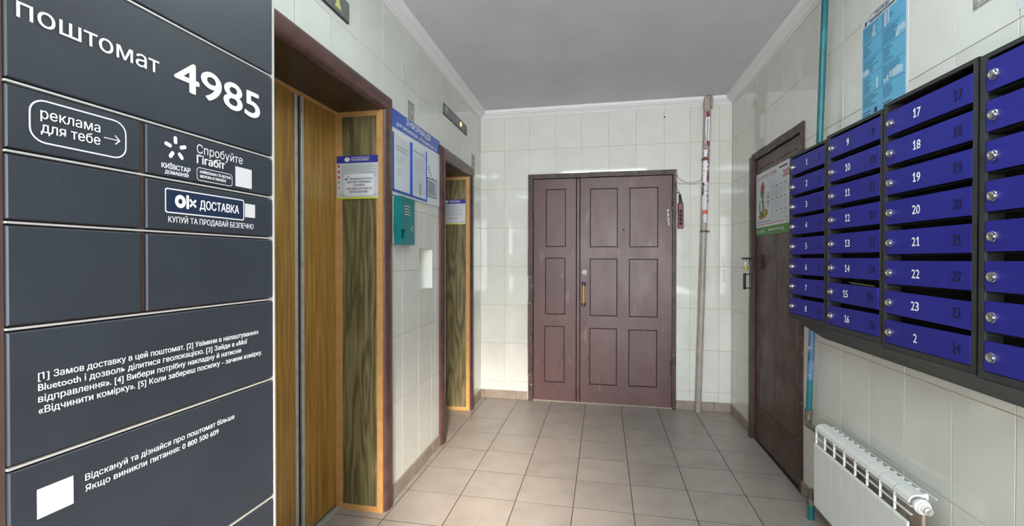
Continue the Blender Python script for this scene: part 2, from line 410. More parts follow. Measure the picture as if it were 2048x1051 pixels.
def text(mb, s, x0, x1, yb, cap, z, bold=.0, shear=0.0, track=1.0, mat2=None):
    """ink from x0 to x1, baseline yb, capital height cap"""
    global _capref
    if _capref is None: _capref = max(p[1] for p in glyphs('Н')[0])
    v, f = glyphs(s, 0.0, shear, track)
    if not v: return mb
    a = min(p[0] for p in v); b = max(p[0] for p in v)
    if x1 is None: kx = cap / _capref
    else: kx = (x1 - x0) / (b - a)
    ky = cap / _capref
    vv = [(x0 + (p[0] - a) * kx, yb + p[1] * ky, z + p[2]) for p in v]
    # make faces look outwards
    out = []
    for q in f:
        p0, p1, p2 = vv[q[0]], vv[q[1]], vv[q[2]]
        cr = (p1[0] - p0[0]) * (p2[1] - p0[1]) - (p1[1] - p0[1]) * (p2[0] - p0[0])
        out.append(q if cr >= 0 else q[::-1])
    if bold > .004:      # heavier strokes: the same outline again, shifted by a hair
        bx = bold * .9 * min(kx, ky)
        shifts = [(-bx, 0), (bx, 0), (0, bx * .7), (0, -bx * .7)] if bold > .012 else [(-bx, 0), (bx, 0)]
        for k_, (sx_, sy_) in enumerate(shifts): mb.add([(p[0] + sx_, p[1] + sy_, p[2] + .00018 * (k_ + 1)) for p in vv], out)
    else: mb.add(vv, out)
    return mb
def digits(mb, s, cx, y, h, w, z, bold=.02):
    """house-number style digits; the 1 has a flag and a foot"""
    n = len(s); p = w / n
    for i, ch in enumerate(s):
        x0 = cx - w / 2 + i * p
        if ch == '1':
            t = h * .17; m = x0 + p * .52
            mb.add([(m - t / 2, y, z), (m + t / 2, y, z), (m + t / 2, y + h, z), (m - t / 2, y + h, z), (m - t / 2 - p * .26, y + h * .80, z), (m - t / 2 - p * .26, y + h * .64, z), (m - t / 2, y + h * .74, z)], [(0, 1, 2, 3), (3, 4, 5, 6)])
            mb.quad(m - p * .36, m - t / 2, y, y + h * .13, z); mb.quad(m + t / 2, m + p * .36, y, y + h * .13, z)
        else: text(mb, ch, x0 + p * .07, x0 + p * .93, y, h, z, bold=bold)
    return mb
def lines(mb, x0, x1, y0, y1, n, z, thick=.35, rag=.3):
    """unreadably small print: n thin bars of varied length"""
    p = (y1 - y0) / n
    for i in range(n):
        y = y1 - (i + .5) * p; e = x1 - (x1 - x0) * rag * random.random() ** 2
        mb.quad(x0, e, y - p * thick / 2, y + p * thick / 2, z)

# ------------------------------------------------------------ the room
JZ = [0, .1554, .5039, .8525, 1.2010, 1.5495, 1.8980, 2.2465, 2.5950]
HC = 2.602
G = .0012; TP = .0022
def tile_wall(wall, F, xs, ys, holes, mname, name='wall_tile', proud=TP, tilt=.0011):
    cache = {}
    for i in range(len(xs) - 1):
        for j in range(len(ys) - 1):
            a, b, c, d = xs[i] + G, xs[i + 1] - G, ys[j] + G, ys[j + 1] - G
            if b - a < .012 or d - c < .012: continue
            hs = [h for h in holes if h[0] < b and h[1] > a and h[2] < d and h[3] > c]
            cx, cy = (a + b) / 2, (c + d) / 2
            if any(h[0] <= a and h[1] >= b and h[2] <= c and h[3] >= d for h in hs): continue
            if not hs:
                key = (round(b - a, 4), round(d - c, 4))
                if key not in cache:
                    w2, h2 = (b - a) / 2, (d - c) / 2
                    cache[key] = MB().cbox(-w2, w2, -h2, h2, -.004 - TP + .0015, 0, .0009).mesh(name, M[mname])
                me = cache[key]
            else:
                mb = MB(); ok = holed(mb, a - cx, b - cx, c - cy, d - cy, -TP - .001, 0, [(h[0] - cx, h[1] - cx, h[2] - cy, h[3] - cy) for h in hs])
                if not ok: continue
                me = mb.mesh(name, M[mname])
            o = bpy.data.objects.new(name, me); C.objects.link(o); o.parent = wall
            o.location = (cx, cy, 0); t = 0 if hs else tilt
            o.rotation_euler = (random.gauss(0, t), random.gauss(0, t), 0)
YN = -2.6   # where the room ends behind the viewer
xn = 6.60
# left wall
holesL = [(-2.82, -1.945, 0, 2.012), (-1.040, -.386, 0, 1.975), (-1.465, -1.240, 1.077, 1.328)]
mb = MB(); holed(mb, -xn, 0, 0, HC + .02, -.34, -TP, holesL, back=True)
wallL = single('wall_left', mb, 'grout', 'tiled left wall with the two lift openings', None, FL, kind='structure')
jl = [-.150, -.375, -.598, -.819, -1.037, -1.258, -1.476, -1.706, -1.934, -2.157, -2.384, -2.611]
while jl[-1] > -xn + .225: jl.append(jl[-1] - .2265)
xs = sorted([0] + jl + [-xn])
decorL = [(-1.631, -1.536, 1.985, 2.170), (-.302, -.195, 1.986, 2.168)]
tile_wall(wallL, FL, xs, JZ, holesL + decorL, 'tile')
# back wall
holesB = [(.455, 1.700, 0, 2.010)]
mb = MB(); holed(mb, -.05, 2.25, 0, HC + .02, -.15, -TP, holesB, back=True)
wallB = single('wall_back', mb, 'grout', 'tiled back wall around the brown double door', None, FB, kind='structure')
tile_wall(wallB, FB, [0, .224, .457, .689, .920, 1.151, 1.383, 1.612, 1.822, 2.051, 2.1485], JZ, holesB, 'tile')
# right wall
holesR = [(.535, 1.330, 0, 1.990)]
mb = MB(); holed(mb, 0, xn, 0, HC + .02, -.15, -TP, holesR, back=True)
wallR = single('wall_right', mb, 'grout', 'tiled right wall behind the letter boxes', None, FR, kind='structure')
jr = [.144, .372, .600, .826, 1.052, 1.280, 1.505, 1.730, 1.951, 2.165, 2.390, 2.610]
while jr[-1] < xn - .225: jr.append(jr[-1] + .2275)
decorR = [(2.456, 2.556, 1.994, 2.175)]
tile_wall(wallR, FR, [0] + jr + [xn], JZ, holesR + decorR, 'tile')
# rear wall behind the viewer, with the open entrance
mb = MB(); mb2 = [(-.55, .95, 0, 2.20)]
holed(mb, -1.25, 1.40, 0, HC + .02, 0, .15, mb2, back=True)
o = single('wall_rear', mb, 'plaster', 'plastered wall with the street entrance', None, Matrix.Translation((0, YN, 0)) @ Matrix.Rotation(PI / 2, 4, 'X'), kind='structure')
# ceiling
single('ceiling', MB().box(-1.5, 1.5, YN - .1, YB + .2, HC, HC + .12), 'ceiling', 'pale textured ceiling', None, FW, kind='structure')
# floor
flo = single('floor', MB().box(-1.42, 1.35, YN - .1, YB + .16, -.12, -.0005), 'floor_grout', 'grey tiled floor', None, FW, kind='structure')
fx = [-1.3488 + .3 * k for k in range(9)] + [1.13]
fy = [YB - .003] + [3.8039 - .29383 * k for k in range(22)]
fc = {}
recess = [(YB - 2.82, YB - 1.945), (YB - 1.04, YB - .386)]
for i in range(len(fx) - 1):
    for j in range(len(fy) - 1):
        a, b, c, d = fx[i] + .0021, fx[i + 1] - .0021, fy[j + 1] + .0021, fy[j] - .0021
        if b - a < .02: continue
        segs = [(a, b, c, d)]
        if i == 0:      # strip left of x = -1.049: full in the lift recesses, clipped at the wall elsewhere
            cuts = sorted([c, d] + [v for r_ in recess for v in r_ if c < v < d]); segs = []
            for k in range(len(cuts) - 1):
                m_ = (cuts[k] + cuts[k + 1]) / 2
                inr = any(r_[0] < m_ < r_[1] for r_ in recess)
                segs.append((a + .012 if inr else -1.102, b, cuts[k], cuts[k + 1]))
        if i == len(fx) - 2:
            segs = [(a, 1.0421 + .01136 * (YB - (c + d) / 2) + .004, c, d)]
        for (a2, b2, c2, d2) in segs:
            if b2 - a2 < .015 or d2 - c2 < .015: continue
            key = (round(b2 - a2, 3), round(d2 - c2, 3))
            if key not in fc: fc[key] = MB().cbox(-(b2 - a2) / 2, (b2 - a2) / 2, -(d2 - c2) / 2, (d2 - c2) / 2, -.008, 0, .00012).mesh('floor_tile', M['floor_tile'])
            o = bpy.data.objects.new('floor_tile', fc[key]); C.objects.link(o); o.parent = flo
            o.location = ((a2 + b2) / 2, (c2 + d2) / 2, 0); o.rotation_euler = (random.gauss(0, .0007), random.gauss(0, .0007), 0)
# cornice
prof = [(2.544, 0), (2.544, .010), (2.552, .013), (2.554, .022), (2.560, .026), (2.568, .036), (2.571, .045), (2.577, .047), (2.580, .056), (2.590, .060), (2.602, .064), (2.602, 0)]
def cornice(name, F, x0, x1, m0, m1, label, gap=None):
    mb = MB()
    for (a, b, ma, mbb) in ([(x0, x1, m0, m1)] if not gap else [(x0, gap[0], m0, 0), (gap[1], x1, 0, m1)]):
        n = len(prof)
        v = [(a + ma * z, y, z) for y, z in prof] + [(b - mbb * z, y, z) for y, z in prof]
        f = [tuple(range(n)), tuple(range(n, 2 * n))[::-1]] + [((i + 1) % n, i, n + i, n + (i + 1) % n) for i in range(n)]
        mb.add(v, f)
    return single(name, mb, 'cornice', label, None, F, kind='structure')
cornice('trim_1', FL, -xn, 0, 0, 1, 'white stepped cornice along the left wall')
cornice('trim_2', FB, 0, 2.149, 1, 1, 'white stepped cornice along the back wall', gap=(1.917, 1.984))
cornice('trim_3', FR, 0, xn, 1, 0, 'white stepped cornice along the right wall')
# skirting tiles
def skirting(name, F, spans, label):
    root = thing(name, label, None, F, kind='structure')
    for (a, b) in spans:
        x = a
        while x < b - .01:
            e = min(x + .30, b)
            part('skirting_tile', MB().cbox(x + .001, e - .001, 0, .074, -.002, .011, .002), 'skirt', root)
            x = e
skirting('baseboard_left', FL, [(-6.5, -2.90), (-1.865, -1.12), (-.299, -.012)], 'greyish skirting tiles along the left wall')
skirting('baseboard_back', FB, [(0, .040), (.040, .338), (.338, .440), (1.714, 2.149)], 'greyish skirting tiles along the back wall')
skirting('baseboard_right', FR, [(.012, .515), (1.345, 6.5)], 'greyish skirting tiles along the right wall')
# decorative relief tiles set into the walls
def decor(wall, x0, x1, y0, y1):
    b = BASE[wall.name]
    t = part('decor_tile', MB().cbox(x0 + .001, x1 - .001, y0 + .001, y1 - .001, -.006, .0005, .001), 'decor', wall, 'grey relief tile with scroll ornament')
    mb = MB()
    for k, th in ((.004, .004), (.013, .0025)):
        ring2d(mb, [(x0 + k, y0 + k), (x1 - k, y0 + k), (x1 - k, y1 - k), (x0 + k, y1 - k)],
               [(x0 + k + th, y0 + k + th), (x1 - k - th, y0 + k + th), (x1 - k - th, y1 - k - th), (x0 + k + th, y1 - k - th)], .0009)
    part('border_line', mb, 'decorline', t)
    mb = MB(); cx = (x0 + x1) / 2
    for k in range(3):      # raised scrolls
        cy = y0 + (y1 - y0) * (k + .75) / 3.5; sg = 1 if k % 2 else -1
        pts = [(cx + sg * (.018 * (1 - t / 14)) * math.cos(t * .55), cy + (.022 * (1 - t / 14)) * math.sin(t * .55), .002) for t in range(13)]
        mb.tube(pts, [.0020 - .0001 * i for i in range(13)], 6)
    part('scroll_relief', mb, 'decorline', t, smooth=True)
for w_, L_ in ((wallL, decorL), (wallR, decorR)):
    for d_ in L_: decor(w_, *d_)
# niche lining
x0, x1, y0, y1 = holesL[2]; x0 += .0012; x1 -= .0012; y0 += .0012; y1 -= .0012; n0 = -.14
mb = MB()
mb.add([(x0, y0, 0), (x1, y0, 0), (x1, y1, 0), (x0, y1, 0), (x0, y0, n0), (x1, y0, n0), (x1, y1, n0), (x0, y1, n0)],
       [(4, 5, 6, 7), (0, 1, 5, 4), (1, 2, 6, 5), (2, 3, 7, 6), (3, 0, 4, 7)])
part('niche_lining', mb, 'nichewhite', wallL, 'small white recess in the tiles')

# ------------------------------------------------------------ lift openings in the left wall
RZ = -.245
def lift(name, label, x0, x1, ytop, mw, leaf_gap, gapw, soff=2.0):
    root = thing(name, label, None, FL, ((x0 + x1) / 2, 0, 0), kind='structure')
    xi0, xi1 = x0 + mw, x1 - mw       # inner edges of the moulding
    yi = ytop - mw
    # rounded moulding: profile across the width (u from outer 0 to inner 1, z)
    pr = [(0, -.004), (0, .012), (.008, .022), (.022, .028), (mw - .022, .028), (mw - .008, .022), (mw, .010), (mw, -.02)]
    def side(xo, sgn, top):
        mb = MB(); n = len(pr)
        v = [(xo + sgn * u, 0, z) for u, z in pr] + [(xo + sgn * u, top - u, z) for u, z in pr]
        f = [tuple(range(n)), tuple(range(n, 2 * n))[::-1]] + [(i, (i + 1) % n, n + (i + 1) % n, n + i) for i in range(n)]
        return mb.add(v, f)
    def top_():
        mb = MB(); n = len(pr)
        v = [(x0 + u, ytop - u, z) for u, z in pr] + [(x1 - u, ytop - u, z) for u, z in pr]
        f = [tuple(range(n)), tuple(range(n, 2 * n))[::-1]] + [(i, (i + 1) % n, n + (i + 1) % n, n + i) for i in range(n)]
        return mb.add(v, f)
    part('moulding', side(x1, -1, ytop), 'moulding', root, smooth=True)
    part('moulding', side(x0, 1, ytop), 'moulding', root, smooth=True)
    part('moulding', top_(), 'moulding', root, smooth=True)
    # jamb linings: orange edging round a dark wood panel
    zj0, zj1 = RZ, .008
    for xj, sg in ((xi1, -1), (xi0, 1)):
        lo, hi = min(xj, xj + sg * .010), max(xj, xj + sg * .010)
        lo2, hi2 = min(xj, xj + sg * .007), max(xj, xj + sg * .007)
        part('jamb_panel', MB().box(lo2, hi2, .012, yi - .012, zj0 + .01, zj1 - .01), 'jambwood', root)
        mb = MB()
        mb.box(lo, hi, 0, yi, zj0, zj0 + .036); mb.box(lo, hi, 0, yi, zj1 - .030, zj1)
        mb.box(lo, hi, 0, .028, zj0 + .036, zj1 - .030); mb.box(lo, hi, yi - .028, yi, zj0 + .036, zj1 - .030)
        part('jamb_edging', mb, 'orange', root)
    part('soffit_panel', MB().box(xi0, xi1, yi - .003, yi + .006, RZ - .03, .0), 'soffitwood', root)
    part('soffit_edging', MB().box(xi0, xi1, yi - .014, yi - .003, RZ - .012, RZ + .012), 'orange', root)
    # two sliding leaves with metal meeting edges
    zf = RZ + .000
    g0 = leaf_gap; g1 = leaf_gap + gapw
    sw = .019
    lf = part('lift_door_leaf', MB().cbox(xi0 - .02, g0 - sw, .018, yi - .008, zf - .03, zf, .002), 'leafwood', root, 'left sliding leaf')
    part('metal_edge', MB().cbox(g0 - sw, g0, .018, yi - .008, zf - .03, zf + .003, .002), 'alu', lf)
    lf = part('lift_door_leaf', MB().cbox(g1 + sw, xi1 + .02, .018, yi - .008, zf - .03, zf, .002), 'leafwood', root, 'right sliding leaf')
    part('metal_edge', MB().cbox(g1, g1 + sw, .018, yi - .008, zf - .03, zf + .003, .002), 'alu', lf)
    part('gap_shade', MB().box(g0, g1, .018, yi - .008, zf - .03, zf - .007), 'dark', root)  # black box painting the shade between the leaves
    part('shaft_gap', MB().box(xi0 - .03, xi1 + .03, 0, yi + .02, zf - .07, zf - .032), 'dark', root)
    mb = MB(); mb.box(xi0, xi1, -.002, .006, zf - .03, zf + .022); mb.box(xi0, xi1, .006, .010, zf + .002, zf + .006); mb.box(xi0, xi1, .006, .010, zf + .016, zf + .020)
    part('threshold', mb, 'alu', root)
    return root
lift1 = lift('door_3', 'nearer lift doorway with orange-brown sliding doors, brown moulded frame', -2.905, -1.866, 2.090, .084, -2.256, .024)
lift2 = lift('door_4', 'farther lift doorway with brown moulded frame, beside the info board', -1.118, -.301, 2.040, .084, -.72, .02)

# ------------------------------------------------------------ brown double door in the back wall
d1 = thing('door_1', 'brown painted panelled double door in the back wall', None, FB, (1.08, 0, 0), kind='structure')
def wob(x0, x1, y0, y1, z0, z1, nseg, axis):
    """slightly uneven painted timber"""
    mb = MB(); n = nseg
    for i in range(n):
        if axis == 'y':
            a = y0 + (y1 - y0) * i / n; b = y0 + (y1 - y0) * (i + 1) / n; e = random.uniform(-.0025, .0025)
            mb.cbox(x0 + e, x1 + e * .5, a, b, z0, z1 + random.uniform(-.0015, .0015), .0006)
        else:
            a = x0 + (x1 - x0) * i / n; b = x0 + (x1 - x0) * (i + 1) / n; e = random.uniform(-.002, .002)
            mb.cbox(a, b, y0 + e, y1 + e, z0, z1 + random.uniform(-.0015, .0015), .0006)
    return mb
part('door_frame_post', wob(.447, .491, 0, 2.020, -.10, .022, 9, 'y'), 'brownworn', d1)
part('door_frame_post', wob(1.679, 1.711, 0, 2.020, -.10, .024, 11, 'y'), 'brownworn', d1)
part('door_frame_header', wob(.447, 1.706, 1.980, 2.021, -.10, .024, 7, 'x'), 'brownworn', d1)
part('door_backing', MB().box(.48, 1.69, 0, 2.0, -.10, -.03), 'groove', d1)
part('door_sill', wob(.47, 1.70, -.002, .012, -.06, .012, 8, 'x'), 'skirt', d1)
def leaf(x0, x1, y0, y1, panels, label):
    g = .0060
    mb = MB(); holed(mb, x0, x1, y0, y1, -.03, .012, [(a - g, b + g, c - g, d - g + 2 * g) for a, b, c, d in panels])
    lf = part('door_leaf', mb, 'brown', d1, label)
    part('groove', MB().box(x0 + .01, x1 - .01, y0 + .01, y1 - .01, -.032, -.002), 'groove', lf)
    for (a, b, c, d) in panels:
        part('door_panel', MB().cbox(a, b, c, d, -.005, .0105, .0018), 'brown', lf)
    return lf
lfl = leaf(.497, .871, .014, 1.974, [(.612, .777, 1.381, 1.880), (.607, .773, .782, 1.272), (.600, .767, .180, .667)], 'narrow left leaf')
lfr = leaf(.911, 1.676, .012, 1.974, [(.999, 1.224, 1.376, 1.875), (.998, 1.221, .777, 1.266), (.995, 1.219, .177, .660),
                                     (1.333, 1.558, 1.374, 1.873), (1.330, 1.556, .776, 1.263), (1.327, 1.552, .179, .656)], 'wide right leaf')
part('meeting_strip', MB().cbox(.8775, .9055, .014, 1.974, -.02, .020, .004), 'brown', lfl)
for xh, y0_, y1_ in ((.492, 1.685, 1.807), (.487, .192, .336)):
    part('hinge', MB().cyl((xh, y0_, .022), (xh, y1_, .022), .0075, 12), 'brownworn', lfl, smooth=True)
for xh, y0_, y1_ in ((1.679, 1.671, 1.785), (1.672, .284, .405)):
    part('hinge', MB().cyl((xh, y0_, .024), (xh, y1_, .024), .0075, 12), 'brownworn', lfr, smooth=True)
part('door_lock', MB().lathe((.947, 1.151, .010), (0, 0, 1), [(0, .0225), (.004, .0225), (.007, .019), (.007, .0135)]), 'lockplate', lfr, 'round chrome lock', smooth=True)
part('lock_ring', MB().lathe((.947, 1.151, .0165), (0, 0, 1), [(0, .0135), (.0012, .013), (.0012, .0095)]), 'indicator', lfr)
part('lock_cylinder', MB().lathe((.947, 1.151, .0165), (0, 0, 1), [(0, .0095), (.006, .009), (.007, .004)]), 'lockplate', lfr, smooth=True)
part('keyway', MB().box(.9455, .9485, 1.146, 1.156, .022, .0242), 'dark', lfr)
mb = MB()
hp = [(.0, .0075), (.012, .009), (.03, .0115), (.09, .0095), (.145, .0095), (.155, .007)]
mb.lathe((.940, .880, .050), (0, 1, 0), hp, 16)
hnd = part('door_handle', mb, 'yellowhandle', lfr, 'turned yellow wooden pull handle', smooth=True)
mb = MB()
for y_ in (1.048, .870):
    mb.lathe((.940, y_, .010), (0, 0, 1), [(0, .021), (.005, .019), (.008, .010), (.036, .008), (.048, .011), (.056, .009)], 14)
part('handle_bracket', mb, 'ironblack', hnd, smooth=True)
part('peephole', MB().lathe((1.280, 1.520, .0105), (0, 0, 1), [(0, .008), (.003, .007), (.003, .003)]), 'groove', lfr, smooth=True)
part('screw_hole', MB().lathe((.735, 1.925, .0105), (0, 0, 1), [(0, .006), (.002, .005)], 10), 'groove', lfl)
mb = MB()
for s_, y_, dx in (('4', 1.665, 0), ('3', 1.628, .002), ('2', 1.590, .005), ('1', 1.553, .010)):
    digits(mb, s_, 1.640 + dx, y_, .027, .018, .0131, .03)
part('painted_numbers', mb, 'white', lfr, 'white hand-painted numbers 4 3 2 1')

# ------------------------------------------------------------ dark brown door in the right wall
d2 = thing('door_2', 'dark brown door in the right wall with calendar and padlock', None, FR, (.93, 0, 0), kind='structure')
part('door_frame_post', wob(.520, .565, 0, 1.985, -.06, .026, 6, 'y'), 'brown2', d2)
part('door_frame_post', wob(1.312, 1.346, 0, 1.955, -.06, .010, 10, 'y'), 'brownworn', d2)
part('door_frame_header', wob(.524, 1.346, 1.957, 2.007, -.06, .012, 9, 'x'), 'brownworn', d2)
part('door_backing', MB().box(.54, 1.33, 0, 1.97, -.09, -.045), 'groove', d2)
g = .0025
pan = [(.66, .905, .262, 1.88), (.955, 1.235, .262, 1.88)]
mb = MB(); holed(mb, .582, 1.308, .018, 1.950, -.04, -.001, [(a - g, b + g, c - g, d + g) for a, b, c, d in pan])
lf2 = part('door_leaf', mb, 'brown2', d2)
part('groove', MB().box(.59, 1.30, .03, 1.94, -.044, -.008), 'brown2', lf2)
for (a, b, c, d) in pan: part('door_panel', MB().cbox(a, b, c, d, -.01, -.0015, .001), 'brown2', lf2)
part('door_gap', MB().box(.565, .582, .01, 1.955, -.05, -.012), 'groove', d2)
# hasp and handle
mb = MB(); mb.cbox(.595, .695, 1.205, 1.292, -.002, .008, .002); mb.cbox(.690, .704, 1.195, 1.296, -.002, .016, .003); mb.box(.53, .60, 1.225, 1.275, .024, .032); mb.box(.590, .602, 1.225, 1.275, 0, .030)
hs = part('hasp', mb, 'iron', lf2, 'brown painted iron hasp')
part('staple', MB().torus((.548, 1.272, .052), (0, 1, 0), .026, .006, 20, 8), 'iron', hs, smooth=True)
mb = MB(); mb.tube([(.565, 1.160, .020), (.565, 1.160, .066)], .0035, 8); mb.tube([(.565, 1.062, .020), (.565, 1.062, .066)], .0035, 8)
hd = part('door_handle', mb, 'ironblack', lf2, 'black pull handle', smooth=True)
part('handle_grip', MB().lathe((.565, 1.052, .068), (0, 1, 0), [(0, .005), (.006, .009), (.108, .009), (.116, .005)], 12), 'ironblack', hd, smooth=True)
pl_ = thing('padlock', 'small round brass padlock hanging on the hasp of the dark brown door', 'padlock', FR, (.572, 1.195, .066))
part('padlock_body', MB().lathe((.578, 1.207, .058), (.6, 0, .8), [(0, .012), (.003, .0165), (.019, .0165), (.022, .012)], 20), 'padlock', pl_, smooth=True)
pts = [(.572 + .010 * math.cos(t) * .8, 1.236 + .012 * math.sin(t) if False else 0, 0) for t in (0,)]
mb = MB(); arc = []
for i in range(9):
    t = PI * i / 8; arc.append((.584 - .010 * math.cos(t) * .6, 1.248 + .018 * math.sin(t), .066 + .010 * math.cos(t) * -.6))
arc = [(arc[0][0], 1.220, arc[0][2])] + arc + [(arc[-1][0], 1.220, arc[-1][2])]
part('shackle', mb.tube(arc, .0032, 8), 'steel', pl_, smooth=True)

# calendar on the door
cal = thing('wall_calendar', 'white and green wall calendar with a printed snake, hung on the dark brown door', 'calendar', FR, (.88, 1.42, .002))
mb = MB(); nx = 12
for i in range(nx):
    a = .592 + (1.205 - .592) * i / nx; b = .592 + (1.205 - .592) * (i + 1) / nx
    mb.box(a, b, 1.425, 1.848, .0005, .002)
part('calendar_sheet', mb, 'paper', cal)
Z1 = .0026
mb = MB().quad(.592, 1.205, 1.425, 1.480, Z1); part('green_band', mb, 'calgreen', cal)
mb = MB(); text(mb, '(044) 364-80-02', .615, .760, 1.443, .018, Z1 + .0005, bold=.01); text(mb, 'www.it-tv.org', .820, 1.075, 1.448, .024, Z1 + .0005, bold=.01)
part('lettering', mb, 'white', cal, smooth=False)
mb = MB(); text(mb, 'ТМ  ІНТЕРНЕТ  ІРПІНЬ', .618, .960, 1.802, .022, Z1, bold=.0); 
part('red_title', mb, 'calred', cal)
mb = MB(); text(mb, '2025', 1.060, 1.195, 1.758, .042, Z1, bold=.015)
part('red_year', mb, 'calred', cal)
mb = MB(); lines(mb, .615, 1.085, 1.492, 1.504, 1, Z1, .35, 0)
part('red_line', mb, 'calred', cal)
mb = MB(); text(mb, '12', 1.105, 1.132, 1.492, .028, Z1, bold=.01); part('dark_number', mb, 'inkdark', cal)
mb = MB(); lines(mb, 1.000, 1.125, 1.818, 1.830, 1, Z1, .8, 0); lines(mb, .618, .86, 1.512, 1.520, 1, Z1, .5, 0)
part('small_print', mb, 'inkdark', cal, kind='stuff')
mb = MB()
ring2d(mb, ellipse(.818, 1.652, .024, .048), ellipse(.818, 1.652, .0205, .044), Z1)
for k in range(2): mb.quad(.810, .826, 1.630 + .03 * k, 1.645 + .03 * k, Z1)
part('speech_bubble', mb, 'inkdark', cal)
mb = MB(); mb2 = MB()
for r_ in range(3):
    for c_ in range(5):
        xx = .868 + c_ * .066; yy = 1.722 - r_ * .078
        mb2.quad(xx + .016, xx + .044, yy, yy + .005, Z1)
        lines(mb, xx, xx + .056, yy - .060, yy - .008, 5, Z1, .22, .4)
part('month_grid', mb, 'ink', cal, kind='stuff'); part('month_names', mb2, 'inkdark', cal, kind='stuff')
pic = part('snake_picture', MB().poly(ellipse(.735, 1.558, .060, .022), Z1).poly(ellipse(.690, 1.552, .045, .020), Z1 + .0001).poly(ellipse(.775, 1.572, .040, .024), Z1 + .0002), 'rock', cal, 'printed green snake with a red hat')
mb = MB().poly([(.725, 1.565), (.765, 1.565), (.752, 1.62), (.745, 1.66), (.722, 1.66), (.735, 1.61)], Z1 + .0004)
part('print_shape', mb, 'snakeyellow', pic)
mb = MB().poly([(.690, 1.565), (.730, 1.563), (.738, 1.60), (.735, 1.64), (.728, 1.67), (.700, 1.66), (.716, 1.63), (.718, 1.60), (.708, 1.585), (.690, 1.583), (.675, 1.592), (.670, 1.625), (.676, 1.660), (.664, 1.662), (.656, 1.625), (.660, 1.590), (.672, 1.572)][::1], Z1 + .0006)
mb.poly([(.684, 1.735), (.694, 1.77), (.700, 1.765), (.692, 1.72), (.684, 1.685), (.677, 1.69)][::-1], Z1 + .0006)
part('print_shape', mb, 'snakeolive', pic)
mb = MB().poly(ellipse(.720, 1.702, .029, .044), Z1 + .0008).poly(ellipse(.724, 1.672, .016, .018), Z1 + .0009)
part('print_shape', mb, 'snakegreen', pic)
mb = MB().poly([(.698, 1.722), (.748, 1.728), (.752, 1.752), (.735, 1.772), (.708, 1.768), (.696, 1.745)], Z1 + .0011)
part('print_shape', mb, 'calred', pic)
mb = MB().poly(ellipse(.713, 1.708, .006, .008, 12), Z1 + .0012).poly(ellipse(.733, 1.711, .006, .008, 12), Z1 + .0012).quad(.712, .738, 1.772, 1.782, Z1 + .0012)
part('print_shape', mb, 'inkdark', pic)

# ------------------------------------------------------------ parcel locker
lk = thing('parcel_locker', 'dark graphite parcel locker with white lettering, standing at the left edge of the view', 'locker', FK, (-.21, 0, -.17))
mb = MB(); mb.box(-.4405, .0165, .0, 2.02, -.34, -.012)
part('locker_body', mb, 'lockerbody', lk)
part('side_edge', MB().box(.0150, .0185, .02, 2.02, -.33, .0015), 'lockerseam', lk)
part('side_edge', MB().box(-.446, -.4405, .02, 2.02, -.33, -.002), 'lockerbody', lk)
XF0, XF1, XM0, XM1 = -.4275, .0125, -.2670, -.2578
seams = [.04, .25, .50, .7505, 1.0063, 1.1780, 1.3088, 1.3962, 1.4815, 1.6567, 1.83, 2.0]
split = {5: 1, 6: 1, 7: 1}
cells = {}
for i in range(len(seams) - 1):
    a, b = seams[i] + .0042, seams[i + 1] - .0042
    for cidx, (p, q) in enumerate([(XF0, XM0), (XM1, XF1)] if i in split else [(XF0, XF1)]):
        cells[(i, cidx)] = part('locker_door', MB().cbox(p, q, a, b, -.012, 0, .0016), 'locker', lk)
part('divider_post', MB().box(XM0 + .0005, XM1 - .0005, 1.183, 1.477, -.012, -.0045), 'lockerbody', lk)  # brown insert carrying the painted reflection in the groove
part('divider_post', MB().box(-.4400, XF0 - .0008, .04, 2.0, -.012, -.0045), 'lockerbody', lk)
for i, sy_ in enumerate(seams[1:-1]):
    part('seam_highlight', MB().box(XF0 - .0005, XF1 + .0010, sy_ - .0014, sy_ + .0012, -.012, -.0004), 'lockerseam', lk)  # pale strip painting the highlight along the bent door edges
Z = .0006
mb = MB(); text(mb, 'поштомат', -.4172, -.2369, 1.5628, .0262, Z, bold=.005)
part('lettering', mb, 'white', cells[(8, 0)])
mb = MB(); text(mb, '4985', -.2095, -.0235, 1.5530, .0525, Z, bold=.025)
part('number_lettering', mb, 'white', cells[(8, 0)])
# advertisement panel
mb = MB(); o_ = rrect(-.4058, -.2879, 1.4128, 1.4690, .018); i_ = rrect(-.4038, -.2899, 1.4148, 1.4670, .016); ring2d(mb, o_, i_, Z)
text(mb, 'реклама', -.3938, -.3242, 1.4448, .0140, Z, bold=.008); text(mb, 'для тебе', -.3934, -.3243, 1.4270, .0140, Z, bold=.008)
mb.quad(-.3192, -.2975, 1.4390, 1.4402, Z)
for sg in (1, -1): mb.add([(-.2965, 1.4396, Z), (-.3035, 1.4396 + sg * .0070, Z), (-.3047, 1.4396 + sg * .0060, Z), (-.2990, 1.4396, Z)], [(0, 1, 2, 3) if sg > 0 else (3, 2, 1, 0)])
part('lettering', mb, 'white', cells[(7, 0)])
